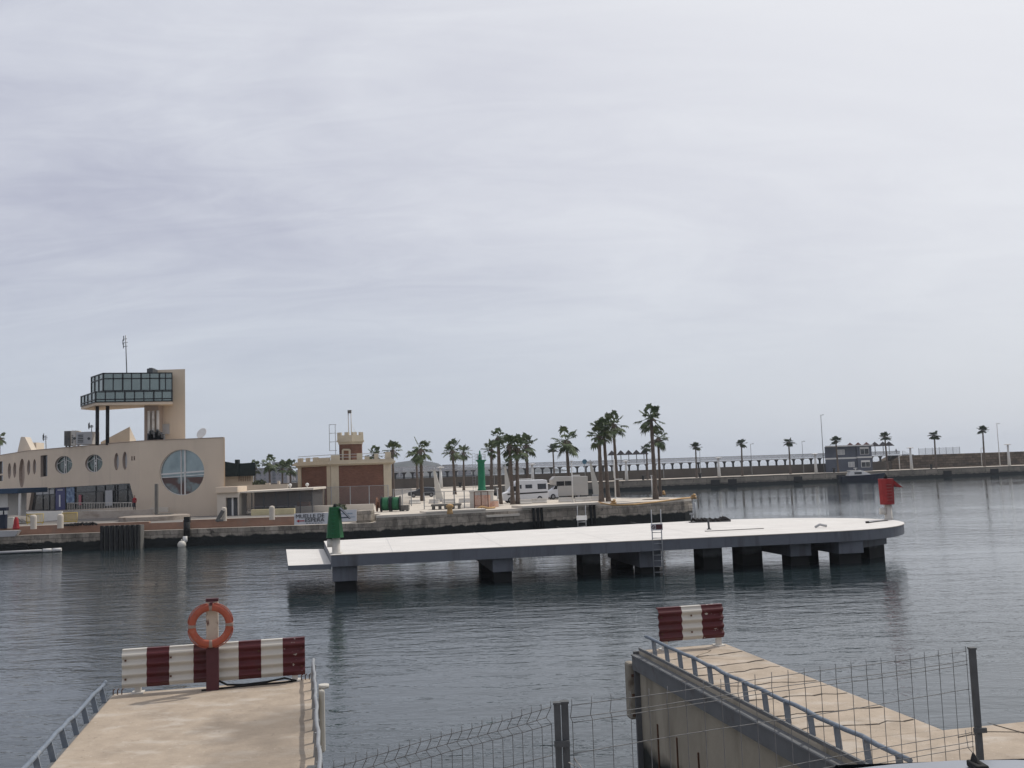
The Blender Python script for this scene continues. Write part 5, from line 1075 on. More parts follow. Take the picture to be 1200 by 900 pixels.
q = [AT(x, y, YS+.2) for x, y in ((398, 606.5), (416, 606), (416, 605.4), (398, 605.9))]; b.add(q, [[0, 1, 2, 3]]); b.build('faint_print', 'inkblue', t)
# ---------------------------------------------------------------- mid platform
PZ = 1.95
fd0 = Vector((28.05, 4.6, 0)).normalized(); bd0 = Vector((-fd0.y, fd0.x, 0))
plat = thing('mooring_platform', (0, 55, 0), 'long low grey platform with bright deck and rounded right end on piles', 'platform')
front = [(-9.75, 50.5), (18.3, 55.1)]
curve = [(20.6, 55.9), (22.4, 57.3), (23.7, 59.2), (24.35, 61.2), (24.4, 63.2), (23.6, 65.3), (22.0, 67.1), (19.6, 68.5), (16.5, 69.3), (13.2, 69.4)]
def smoothc(P_, n=4):
    out = []
    for i in range(len(P_)-1):
        a = Vector(P_[max(i-1, 0)]); b_ = Vector(P_[i]); c = Vector(P_[i+1]); d = Vector(P_[min(i+2, len(P_)-1)])
        for k in range(n): t_ = k/n; out.append(tuple(.5*((2*b_)+(c-a)*t_+(2*a-5*b_+4*c-d)*t_*t_+(3*b_-a-3*c+d)*t_**3)))
    return out+[P_[-1]]
outl = front[:1]+smoothc([front[1]]+curve)+[(-12.25, 61.27)]
b = MB(); b.prism(outl, PZ-.62, PZ-.04, side='fascia', top='platform'); b.build('edge_beam', None, plat)
def inset(poly, d):
    n = len(poly); out = []
    for i in range(n):
        a = Vector(poly[i-1]); c = Vector(poly[i]); e = Vector(poly[(i+1) % n]); n1 = (c-a).normalized(); n2 = (e-c).normalized(); nn = Vector((-(n1.y+n2.y), n1.x+n2.x)); out.append(tuple(c+nn.normalized()*d))
    return out
b = MB(); b.prism(inset(outl, -.03), PZ-.038, PZ, side='slabwhite', top='platform'); b.build('deck', None, plat)
# thin joints across the deck
for s_ in (3.2, 9.1, 15.2, 21.0):
    b = MB(); a = Vector((-9.75, 50.5, 0))+fd0*s_; e_ = a+bd0*(11.0+.27*s_); w = fd0*.012; z_ = Vector((0, 0, PZ+.004)); b.quad(a+bd0*.1-w+z_, a+bd0*.1+w+z_, e_+w+z_, e_-w+z_); b.build('deck_joint', 'acgrey', plat)
# low left ledge
lo_ = [G(340.8, 660, 1.45), G(387.0, 655.2, 1.45), G(380, 640.5, 1.45), G(341, 642.5, 1.45)]
p1 = G(340.8, 662.5, 1.45); y0 = 47.6
ledge = [(-12.05, 50.7), (-9.8, 50.75), (-12.28, 61.2), (-14.85, 62.0)]
b = MB(); b.prism(ledge, 1.2, 1.45, side='fascia', top='platform'); b.build('end_step', None, plat)
# cross beams with piles
fd = Vector((28.05, 4.6, 0)).normalized(); bd = Vector((-fd.y, fd.x, 0))
def cap(px0, px1, ybot, depth0, depth1, lab=None, setback=.35):
    A = G(px0, hz(px0)+40, PZ-.62); 
    # front of beam on the line of the front edge, set back
    def onfront(px):
        best = None
        for k in range(400):
            s_ = -1+32*k/399; p = Vector((-9.75, 50.5, 0))+fd*s_+bd*setback; X = XC(px, p.y, 1)
            if best is None or abs(X-p.x) < best[0]: best = (abs(X-p.x), p)
        return best[1]
    a = onfront(px0); c = onfront(px1); zz = AT(px1, ybot, c.y).z
    b = MB(); b.prism([(a+bd*depth0)[:2], (c+bd*depth0)[:2], (c+bd*depth1)[:2], (a+bd*depth1)[:2]], zz, PZ-.622); o = b.build('cross_beam', 'fascia', plat, bevel=.02)
    w = (c-a).length
    for dd in (depth0+.25, depth1-1.5):
        p = a+bd*dd; q = c+bd*dd; b = MB(); b.prism([(p+fd*.12)[:2], (q-fd*.05)[:2], (q-fd*.05+bd*1.2)[:2], (p+fd*.12+bd*1.2)[:2]], -1.5, zz+.002); b.build('pile', 'pile', plat)
cap(390, 418, 680.5, 0, 8)
cap(577, 602, 669.5, 0, 7.5)
cap(752, 778, 665.0, .5, 7.5)
cap(930, 955, 652.0, .5, 9)
cap(983, 1012, 647.8, 0.0, 7)
# extra dark walls of piles seen behind the near edge
for (px0, px1, st, z1) in ((681, 702, 2.0, 1.33), (823, 846, 1.5, 1.33), (869, 893, 2.5, 1.33)):
    a = None
    for k in range(300):
        s_ = 32*k/299; p = Vector((-9.75, 50.5, 0))+fd*s_+bd*st
        if abs(XC(px0, p.y, 1)-p.x) < .08: a = p
    w = (px1-px0)/F*a.y
    b = MB(); b.prism([a[:2], (a+fd*w)[:2], (a+fd*w+bd*1.6)[:2], (a+bd*1.6)[:2]], -1.5, z1); b.build('pile', 'pile', plat)
b = MB(); p = Vector((22.9, 57.7, 0)); b.prism([(19.6, 56.6), (22.6, 59.2), (21.3, 63.5), (18.0, 61)], .75, PZ-.622); b.build('cross_beam', 'fascia', plat)
b = MB(); b.prism([(21.1, 58.1), (22.5, 59.4), (21.3, 63), (20.3, 62)], -1.5, .748); b.build('pile', 'pile', plat)
# bolt holes etc: ladder at front
def ladder(px, ytop, Y, z0, z1, w, label, signm, front=True):
    x = XC(px, Y, 2); t = thing('access_ladder', (x, Y, 0), label, 'ladder'); b = MB()
    for s_ in (-w/2, w/2): b.tube([(x+s_, Y, z0), (x+s_, Y, z1)], .03, 6)
    b.build('side_rail', 'galv', t); b = MB(); z = z0+.15
    while z < PZ+.5: b.tube([(x-w/2, Y, z), (x+w/2, Y, z)], .022, 6); z += .31
    b.build('rung', 'galv', t); return t, x
t, x = ladder(770, 597, 53.35, -.6, 3.6, .52, 'galvanised ladder with a red and white notice on the platform front', None)
z0 = AT(770, 621.5, 53.3).z; z1 = AT(770, 613.5, 53.3).z
b = MB(); b.box(x-.33, x+.33, 53.28, 53.305, z0, z1); n_ = b.build('notice', 'signwhite', t); b = MB(); b.box(x-.05, x+.3, 53.27, 53.277, z0+.06, z1-.05); b.build('red_field', 'maroon', n_)
b = MB(); b.tube([(x-.19+.09*math.cos(a_), 53.27, (z0+z1)/2+.09*math.sin(a_)) for a_ in [i*math.pi/6 for i in range(13)]], .02, 5); b.bar((x-.25, 53.27, (z0+z1)/2+.06), (x-.13, 53.27, (z0+z1)/2-.06), .03); b.build('prohibition_ring', 'maroon', n_)
Y = 66.8; t, x = ladder(682, 594, Y, 1.2, AT(682, 592.5, Y).z, .56, 'white ladder top with a blank white plate at the platform back', None)
z0 = AT(682, 609.5, Y).z; z1 = AT(682, 604, Y).z; b = MB(); b.box(x-.36, x+.36, Y-.06, Y-.03, z0, z1); b.build('plate', 'white', t)
# rope heap, frame and bits on platform
P = G(830, 611.8, PZ); t = thing('mooring_gear', P, 'dark heap of rope and chain near the middle of the platform back', 'rope pile')
b = MB(); rn = random.Random(2)
for k in range(16):
    x = P.x-1.0+k*.16+rn.uniform(-.1, .1); y = P.y+rn.uniform(-.3, .3); b.tube([(x-.22, y, PZ+.06), (x-.1, y+.1, PZ+.16+rn.random()*.18), (x+.12, y-.05, PZ+.12), (x+.25, y+.1, PZ+.06)], .07, 6)
b.build('rope', 'rope', t); b = MB(); b.box(P.x-1.3, P.x+1.5, P.y-.35, P.y+.4, PZ+.002, PZ+.05); b.build('plate', 'colgrey', t)
P = G(815, 611.5, PZ); b = MB(); b.tube([P, P+Vector((0, 0, 1.35))], .1, 8); b.box(P.x-.14, P.x+.14, P.y-.14, P.y+.14, PZ, PZ+.08); tag(b.build('steel_post', 'galv'), 'taller grey steel post left of the rope heap on the platform', 'post')
P = G(811, 611.5, PZ); b = MB(); b.tube([P, P+Vector((0, 0, .5))], .06, 8); b.box(P.x-.14, P.x+.14, P.y-.1, P.y+.1, PZ+.5, PZ+.62); tag(b.build('steel_post', 'galv'), 'short capped post at the left end of the rope heap', 'post')
P = G(831, 620.5, PZ); b = MB(); b.tube([P, P+Vector((-.03, 0, .62))], .065, 8); b.box(P.x-.12, P.x+.12, P.y-.1, P.y+.1, PZ, PZ+.05); tag(b.build('steel_post', 'colgrey'), 'small dark upright stub in front of the rope heap', 'post')
p = [G(826, 622.5, PZ+.03), G(850, 621.3, PZ+.03), G(895, 619.2, PZ+.03)]; b = MB(); b.tube([v+Vector((0, 0, .0)) for v in p], .022, 6); tag(b.build('deck_cable', 'timber'), 'thin dark cable lying on the platform deck', 'cable')
p = [G(1017, 612.5, PZ+.03), G(1030, 610.8, PZ+.04), G(1040, 609.8, PZ+.03)]; b = MB(); b.tube([v+Vector((0, 0, .0)) for v in p], .03, 6); b.box(p[0].x-.12, p[0].x+.06, p[0].y-.08, p[0].y+.08, PZ, PZ+.12); tag(b.build('mooring_ring_cable', 'rope'), 'short dark cable and cleat left of the red beacon', 'cable')
P = G(963, 618.5, PZ); b = MB(); b.tube([(P.x-.4, P.y, PZ+.05), (P.x-.1, P.y, PZ+.2), (P.x+.3, P.y, PZ+.1)], .08, 6); tag(b.build('small_fitting', 'acgrey'), 'small pale pipe fitting on the right part of the deck', 'fitting')
# beacons
P = G(394, 649.0, PZ); P.y = 51.3; P.x = XC(394, 51.3, PZ); t = thing('green_beacon', (P.x, P.y, PZ), 'green tapered channel beacon with solar panel on the left platform end', 'beacon')
b = MB(); b.smooth = True; b.lathe([(.24, 0), (.22, .05), (.22, 1.1)], P+Vector((0, 0, PZ-P.z)), 16); b.box(P.x-.45, P.x-.15, P.y-.15, P.y+.15, PZ+.35, PZ+.75); b.box(P.x-.27, P.x+.27, P.y-.27, P.y+.27, PZ, PZ+.05); b.build('column', 'dirtywhite', t)
zb_ = AT(392, 630, 51.3).z; zt_ = AT(392, 594, 51.3).z; xg = XC(392.3, 51.3, 3.5)
b = MB(); b.lathe([(.47, 0), (.30, zt_-zb_)], (xg, P.y, zb_), 8); b.build('daymark', 'green', t)
b = MB()
for k in range(7): zz = zb_+.25+k*.2; rr = .47-(.17)*(zz-zb_)/(zt_-zb_)+.02; b.bar((xg-.1, P.y-rr+.02, zz), (xg+.1, P.y-rr+.02, zz), .018)
b.build('rung', 'greenlt', t)
b = MB(); b.smooth = True; b.lathe([(.09, 0), (.09, .06), (.07, .13), (.03, .17)], (xg+.02, P.y, zt_), 10); b.build('lantern', 'rubber', t)
b = MB(); b.add([(xg+.3, P.y-.3, zt_-.05), (xg+.85, P.y-.3, zt_-.62), (xg+.85, P.y+.3, zt_-.62), (xg+.3, P.y+.3, zt_-.05), (xg+.27, P.y-.3, zt_-.08), (xg+.82, P.y-.3, zt_-.65), (xg+.82, P.y+.3, zt_-.65), (xg+.27, P.y+.3, zt_-.08)], [[0, 1, 2, 3], [7, 6, 5, 4], [0, 4, 5, 1], [1, 5, 6, 2], [2, 6, 7, 3], [3, 7, 4, 0]]); b.build('solar_panel', 'solar', t)
b = MB(); b.bar((xg+.25, P.y, zt_-.6), (xg+.78, P.y, zt_-.58), .05); b.build('bracket', 'solar', t)
Yr = 63.6; xr = XC(1038.5, Yr, 4); xp = XC(1041, Yr, 2.4); t = thing('red_beacon', (xp, Yr, PZ), 'red cylindrical channel beacon on a white column at the right platform end', 'beacon')
b = MB(); b.smooth = True; b.lathe([(.3, 0), (.24, .1), (.22, 1.15)], (xp, Yr, PZ), 16); b.box(xp-.55, xp-.2, Yr-.2, Yr+.1, PZ+.35, PZ+.75); b.build('column', 'dirtywhite', t)
zb_ = AT(1040, 591, Yr).z; zt_ = AT(1038, 561, Yr).z
b = MB(); b.lathe([(.46, 0), (.50, zt_-zb_)], (xr, Yr, zb_), 10); b.build('daymark', 'redbeacon', t)
b = MB()
for k in range(6): zz = zb_+.3+k*.2; b.bar((xr-.16, Yr-.49, zz), (xr+.16, Yr-.49, zz), .014)
b.build('rung', 'tape', t)
b = MB(); b.smooth = True; b.lathe([(.12, 0), (.12, .15), (.05, .3)], (xr, Yr, zt_), 10); b.build('lantern', 'rubber', t)
b = MB(); b.add([(xr+.4, Yr-.3, zt_-.1), (xr+.98, Yr-.3, zt_-.6), (xr+.98, Yr+.3, zt_-.6), (xr+.4, Yr+.3, zt_-.1), (xr+.4, Yr-.3, zt_-.35), (xr+.6, Yr-.3, zt_-.55), (xr+.6, Yr+.3, zt_-.55), (xr+.4, Yr+.3, zt_-.35)], [[0, 1, 2, 3], [7, 6, 5, 4], [0, 4, 5, 1], [1, 5, 6, 2], [2, 6, 7, 3], [3, 7, 4, 0]]); b.build('solar_panel', 'redbeacon', t)
# ---------------------------------------------------------------- foreground travel-lift piers
DZ = 2.45; uu = Vector((-.216, .976, 0)); vv = Vector((.976, .216, 0))
def pc(o, a, c, z): p = Vector((o[0], o[1], 0))+vv*a+uu*c; p.z = z; return p
def pprism(b, o, a0, a1, c0, c1, z0, z1, side=None, top=None): b.prism([pc(o, a0, c0, 0)[:2], pc(o, a1, c0, 0)[:2], pc(o, a1, c1, 0)[:2], pc(o, a0, c1, 0)[:2]], z0, z1, side=side, top=top)
LO = (-7.1, 16.98); RO = (2.32, 19.28); LW = 3.44; RW = 1.85
lp = thing('concrete_pier', (LO[0], LO[1], 0), 'wide concrete pier at lower left carrying the long barrier and life ring', 'pier')
b = MB(); pprism(b, LO, 0, LW, -16, 0, -3, DZ, 'pierwall', 'deck'); b.build('deck', None, lp, bevel=.025)
rp = thing('concrete_pier', (RO[0], RO[1], 0), 'narrow concrete pier at lower right with grey steel edge beam', 'pier')
b = MB(); pprism(b, RO, .0, RW, -6.75, 0, -3, DZ, 'pierwall', 'deck'); b.build('deck', None, rp, bevel=.02)
# rails
def lowrail(par, o, a, c0, c1, n, h, r, out, m='railblue'):
    b = MB(); rn = random.Random(int(a*10)+3); P = [pc(o, a+out+rn.uniform(-.012, .012), c0+(c1-c0)*k/(n*2), DZ+h+rn.uniform(-.012, .012)) for k in range(n*2+1)]
    b.tube(P, r, 8); b.build('guide_rail', m, par)
    for k in range(n):
        c = c0+(c1-c0)*(k+.35)/n; b = MB(); b.bar(pc(o, a, c, DZ-.06), pc(o, a+out, c, DZ+h), .075, .03, up=uu); b.build('rail_stub', m, par)
lowrail(lp, LO, -.02, -15, -.15, 22, .24, .032, -.07)
lowrail(lp, LO, LW-.06, -12.5, .1, 19, .30, .028, .03, 'galv')
lowrail(rp, RO, .12, -8.6, -.2, 13, .30, .032, -.03)
b = MB(); pprism(b, RO, -.14, -.003, -8, .02, DZ-.36, DZ-.1); b.build('edge_beam', 'beamgrey', rp)
b = MB(); pprism(b, RO, -.16, -.002, -8, .02, DZ-.098, DZ-.07); pprism(b, RO, .003, .04, -8, .01, DZ+.002, DZ+.05); b.build('edge_angle', 'beamgrey', rp)
b = MB(); pprism(b, RO, -.1, .08, .003, .06, -.8, DZ-.02); b.build('corner_post', 'beamgrey', rp)
b = MB(); pprism(b, RO, -.2, -.03, .07, .35, 1.1, DZ-.25); M['fenderbeige'] = overlay(mat('grubby_beige_fender', (.27, .245, .2), .8, .15, 3), (.15, .12, .09), 5, .5, .7); f1 = b.build('fender', 'fenderbeige', rp, bevel=.05)
b = MB()
for k in range(3): p = pc(RO, -.13, .065, 1.2+k*.38); b.bar(p, p+uu*-.02, .05)
b.build('fender_bolt', 'rustmat', f1)
b = MB()
for k in range(8): c = -.9-k*.95; p = pc(RO, -.004, c, 0); b.bar(p+Vector((0, 0, .2)), p+Vector((0, 0, 1.25)), .035, .03, up=uu)
b.build('wall_bar', 'rustmat', rp)
# kerb board of rail on left pier and fender on right
b = MB(); pprism(b, LO, LW+.04, LW+.14, -1.05, -.75, 1.4, DZ+.0); b.build('fender', 'whitewarm', lp, bevel=.04)
b = MB(); b.tube([pc(LO, LW+.13, -.9, DZ+.0), pc(LO, LW+.13, -.9, DZ+.06)], .09, 14); b.build('fender_cap', 'whitewarm', lp)
# steel edge of left pier
b = MB(); pprism(b, LO, -.05, -.003, -16, 0, DZ-.25, DZ-.02); b.build('edge_angle', 'beamgrey', lp)
# cracks/joints on right pier
M['crack'] = mat('crack_fill', (.045, .036, .028), .95, .3, 8); rn = random.Random(11)
for c in (-1.15, -2.0, -2.6, -3.45, -4.4, -5.35, -6.1):
    b = MB(); pts = [pc(RO, .1+(RW-.15)*k/9, c+rn.uniform(-.06, .06)+(.25*k/9 if c > -3 else -.1*k/9), DZ+.003) for k in range(10)]
    for p, q in zip(pts, pts[1:]): w = rn.uniform(.012, .032); b.quad(p-uu*w, q-uu*w, q+uu*w, p+uu*w)
    b.build('surface_crack', 'crack', rp)
b = MB()
pts = [pc(RO, .95+.3*math.sin(k*.9)+.02*k, -.25-k*.16, DZ+.003) for k in range(9)]
for p, q in zip(pts, pts[1:]): b.quad(p-vv*.01, p+vv*.01, q+vv*.01, q-vv*.01)
b.build('surface_crack', 'crack', rp)
# apron
b = MB(); ap = [pc(RO, -40, -8, 0), pc(RO, 0-.0, -8, 0), pc(RO, 0, -6.6, 0), pc(RO, 30, -6.6, 0), pc(RO, 30, -11, 0), pc(RO, -40, -11, 0)]
P0 = pc(RO, 30, -6.6, 0)
apr = [pc(RO, 0, -6.752, 0)[:2], pc(RO, 0, -8.0, 0)[:2], pc(RO, -40, -8.0, 0)[:2], pc(RO, -40, -9.8, 0)[:2], pc(RO, 40, -9.8, 0)[:2], pc(RO, 40, -6.752, 0)[:2]]
b.prism(apr, -3, DZ-.004, side='pierwall', top='deck'); struct(b, 'quay_apron')
b = MB(); pts = [(1.8+.5*k, -7.1+.12*math.sin(k*2.1)) for k in range(12)]
for (a_, c_), (e_, g_) in zip(pts, pts[1:]): p = pc(RO, a_, c_, DZ+.002); q = pc(RO, e_, g_, DZ+.002); b.quad(p-uu*.012, q-uu*.012, q+uu*.012, p+uu*.012)
pts = [(2.6+.06*k, -6.65-.35*k) for k in range(8)]
for (a_, c_), (e_, g_) in zip(pts, pts[1:]): p = pc(RO, a_, c_, DZ+.002); q = pc(RO, e_, g_, DZ+.002); b.quad(p-vv*.012, p+vv*.012, q+vv*.012, q-vv*.012)
struct(b, 'pavement_joint', 'crack')
# street where the camera and the car stand
b = MB(); b.box(-60, 60, -30, 7.6, -3, 3.08); struct(b, 'street', 'asphalt')
b = MB(); b.box(-60, 60, 7.6, 9.6, -3, 2.9); struct(b, 'street_verge', 'quaytop')
b = MB(); b.box(-60, 60, -30, .5, 3.05, 4.45); struct(b, 'raised_pavement', 'quaytop')
# W-beam barriers
def wprof():
    q = []
    for z0 in (.175, .491):
        for k in range(17): q.append((-.052*(1-math.cos(4*math.pi*k/16))/2, z0+.315*k/16))
    return q
def barrier(o, a0, a1, c, stripes, label, posts, dz=0):
    DZ = 2.45+dz
    t = thing('crash_barrier', pc(o, a0, c, DZ), label, 'barrier')
    pr = wprof(); b = MB(); b.use('whitewarm')
    for half in (0, 17):
        for s_i, (f0, f1, m) in enumerate(stripes):
            b.use(m); x0 = a0+(a1-a0)*f0; x1 = a0+(a1-a0)*f1
            for k in range(16):
                y0, z0 = pr[half+k]; y1, z1 = pr[half+k+1]
                for dy in (0, .006): b.quad(pc(o, x0, c+y0+dy, DZ+z0), pc(o, x1, c+y0+dy, DZ+z0), pc(o, x1, c+y1+dy, DZ+z1), pc(o, x0, c+y1+dy, DZ+z1))
    b.build('beam', None, t)
    b2 = MB()
    n_ = max(2, round((a1-a0)/.75))
    for i in range(n_+1):
        for zz in (.33, .65):
            p = pc(o, a0+.06+(a1-a0-.12)*i/n_, c-.034, DZ+zz); b2.bar(p, p-uu*.014, .032)
    b2.build('bolt_row', 'rustmat', t)
    # rounded top flange seen from above
    b = MB()
    for s_i, (f0, f1, m) in enumerate(stripes):
        b.use(m); x0 = a0+(a1-a0)*f0; x1 = a0+(a1-a0)*f1; pprism(b, o, x0, x1, c-.005, c+.09, DZ+.80, DZ+.83)
    b.build('top_flange', None, t)
    for a_ in posts:
        b = MB(); pprism(b, o, a_-.05, a_+.05, c+.02, c+.1, 2.45, DZ+.80); pprism(b, o, a_-.1, a_+.1, c-.05, c+.17, 2.45, 2.47); b.build('post', 'dirtywhite', t)
    return t
def fr(*px):
    L_ = px[-1]-px[0]; return [(p-px[0])/L_ for p in px]
f = fr(143, 171, 197, 225, 251, 278, 305, 331, 358); ms = ['whitewarm', 'red', 'whitewarm', 'red', 'whitewarm', 'red', 'whitewarm', 'redpeel']
barrier(LO, .17, 3.26, -.15, [(f[i], f[i+1], ms[i]) for i in range(8)], 'long red and white striped crash barrier across the left pier end', (.42, 3.08), -.07)
f = fr(772, 799, 822, 847)
barrier(RO, .36, 1.73, -.2, [(f[0], f[1], 'red'), (f[1], f[2], 'whitewarm'), (f[2], f[3], 'redpeel')], 'short red and white crash barrier on the end of the right pier', (.5, 1.64), -.01)
# life ring post & ring
a_p = 1.68
cpos = -.35
t = thing('life_ring_post', pc(LO, a_p, cpos, DZ), 'maroon post with peeled pale upper half in front of the long barrier', 'post')
b = MB(); pprism(b, LO, a_p-.1, a_p+.11, cpos-.05, cpos+.05, DZ, DZ+.80); b.build('lower_post', 'maroon', t, bevel=.008)
b = MB(); pprism(b, LO, a_p-.095, a_p+.105, cpos-.045, cpos+.045, DZ+.802, DZ+1.52); b.build('upper_post', 'peel', t, bevel=.008)
b = MB(); pprism(b, LO, a_p-.1, a_p+.11, cpos-.055, cpos+.055, DZ+1.522, DZ+1.57); b.bar(pc(LO, a_p, cpos-.02, DZ+1.5), pc(LO, a_p, cpos-.2, DZ+1.5), .05); b.build('top_hook', 'maroon', t)
ctr = pc(LO, a_p-.01, cpos-.14, DZ+1.125); Rr = .312; rr = .064
t = thing('life_ring', ctr-Vector((0, 0, .4)), 'faded orange life ring with grey tape hung on the maroon post', 'life ring')
def ringseg(a0, a1, r, n=24, sc=1.0, ext=0):
    b = MB(); pts = [ctr+vv*(Rr*math.cos(a))+Vector((0, 0, Rr*math.sin(a))) for a in [a0+(a1-a0)*i/n for i in range(n+1)]]; b.tube(pts, r, 14); return b
b = ringseg(0, 2*math.pi, rr, 56); 
for v in b.v: d = (v-ctr).dot(uu); v -= uu*d*.35
b.build('ring', 'orange', t)
for a in (0, math.pi/2, math.pi, 3*math.pi/2): b = ringseg(a-.085, a+.085, rr+.003, 5); [v.__isub__(uu*(v-ctr).dot(uu)*.33) for v in b.v]; b.build('tape_band', 'tape', t)
b = MB()
for q in range(4):
    a0 = q*math.pi/2; pts = []
    for i in range(13): a = a0+.16+(math.pi/2-.32)*i/12; ro = Rr+rr+.004+.012*math.sin(math.pi*i/12); pts.append(ctr+vv*(ro*math.cos(a))+Vector((0, 0, ro*math.sin(a)))-uu*.01)
    b.tube(pts, .009, 6)
b.build('grab_line', 'orange', t)
# cable behind barrier
P = [pc(LO, a_, c_, DZ+z_) for a_, c_, z_ in ((1.78, -.3, .14), (1.92, -.25, .05), (2.2, -.2, .02), (2.6, -.16, .03), (2.9, -.16, .07), (3.1, -.2, .02), (2.85, -.26, .015), (2.5, -.26, .015), (2.05, -.3, .015), (1.5, -.38, .015))]
b = MB(); b.tube(P, .018, 8); tag(b.build('black_cable', 'rubber'), 'black cable lying at the foot of the long striped barrier', 'cable')
for k, (o, a_, c_, lb) in enumerate(((LO, .12, -.12, 'bent dark anchor bolts at the left corner of the left pier'), (LO, LW-.15, -.1, 'bent dark anchor bolts at the right corner of the left pier'))):
    b = MB()
    for j in range(3): p = pc(o, a_+.07*j-.1, c_, DZ); b.tube([p, p+Vector((0, 0, .08)), p+Vector((.03, 0, .1))], .01, 6)
    tag(b.build('anchor_bolts', 'rustmat'), lb, 'bolts', 'anchor bolts on the left pier')
# ---------------------------------------------------------------- near wire fence
A = Vector((XC(657, 5.1, 4.8), 5.1, 0)); Bp = Vector((XC(1139.5, 6.2, 4.8), 6.2, 0))
zA = AT(661, 827, 5.1).z; zB = AT(1139, 762.5, 6.2).z
t = thing('wire_fence', (A.x, A.y, 3.08), 'grey welded wire fence with steel posts across the lower right foreground', 'fence')
rowsK = [(0, 0), (.055, .035), (.085, .0), (.24, 0), (.50, 0), (.545, .035), (.585, 0), (.78, 0), (1.02, 0), (1.06, .035), (1.1, 0), (1.35, 0)]
def wpanel(P, Q, zP, zQ, n, spike=.03, name='wire_panel', zbot=3.12, r=.0021, kink=1.0):
    d = (Q-P).normalized(); nrm = Vector((d.y, -d.x, 0)); b = MB()
    def pt(f_, dz, kx): p = P.lerp(Q, f_); return Vector((p.x, p.y, zP+(zQ-zP)*f_-dz))-d*kx*kink*.6+nrm*kx*.6
    for k in range(n+1):
        f_ = k/n; pts = [pt(f_, -spike, 0)]+[pt(f_, dz, kx) for dz, kx in rowsK]
        pts = [p for p in pts if p.z > zbot]; b.tube(pts, r, 5)
    for dz, kx in rowsK:
        if dz in (1.35,): continue
        N_ = 26; rn = random.Random(int(dz*100)); pts = [pt(i/N_, dz+rn.uniform(-.001, .001)+.004*math.sin(i*.35+dz*9), kx)+nrm*.004 for i in range(N_+1)]; b.tube(pts, r*1.05, 5)
    b.build(name, 'wire', t)
wpanel(A+Vector((.06, .01, 0)), Bp-Vector((.04, 0, 0)), zA, zB, 24)
C1 = Vector((XC(365, 4.72, 4.6), 4.72, 0)); zC = AT(365, 906, 4.72).z
wpanel(A-Vector((.05, 0, 0)), C1, zA-.005, zC, 23, kink=-1.0)
C2 = C1+Vector((-1.9, -.1, 0)); wpanel(C1-Vector((.05, 0, 0)), C2, zC, zC-.2, 26)
def post(P, ztop, w, label=None): b = MB(); b.box(P.x-w/2, P.x+w/2, P.y-w/2, P.y+w/2, 2.9, ztop); b.box(P.x-w/2-.004, P.x+w/2+.004, P.y-w/2-.004, P.y+w/2+.004, ztop, ztop+.01); b.build('post', 'postgrey', t)
post(A+Vector((-.018, 0, 0)), zA+.01, .034); post(A+Vector((.022, .01, 0)), zA+.012, .036); post(Bp, zB+.01, .034); post(C1, zC+.02, .036)
for P, zz in ((A, zA-.2), (Bp, zB-.5)): b = MB(); b.box(P.x-.04, P.x+.04, P.y-.035, P.y-.02, zz, zz+.03); b.build('clamp', 'postgrey', t)
b = MB(); p = A+Vector((.03, -.02, 0)); p.z = zA-.28; b.tube([p, p+Vector((.05, 0, -.03)), p+Vector((.03, 0, .02)), p+Vector((.08, 0, -.05))], .003, 5); M['tie'] = mat('pale_tie', (.5, .47, .42), .8); b.build('wire_tie', 'tie', t); b = MB()
p = Bp+Vector((-.03, -.02, 0)); p.z = zB-.52; b.tube([p, p+Vector((-.06, 0, .04)), p+Vector((-.05, 0, -.07)), p+Vector((-.01, 0, -.12))], .003, 5)
b.build('wire_tie', 'tie', t)
# near car
cr = suv_like('silver_car', (0, 0, 0), 0, 'silver grey car roof with black antenna fin at the bottom right edge', 'silver', fin=True)
cr.location = (2.12, 3.1, 3.155); cr.rotation_euler.z = R(90)
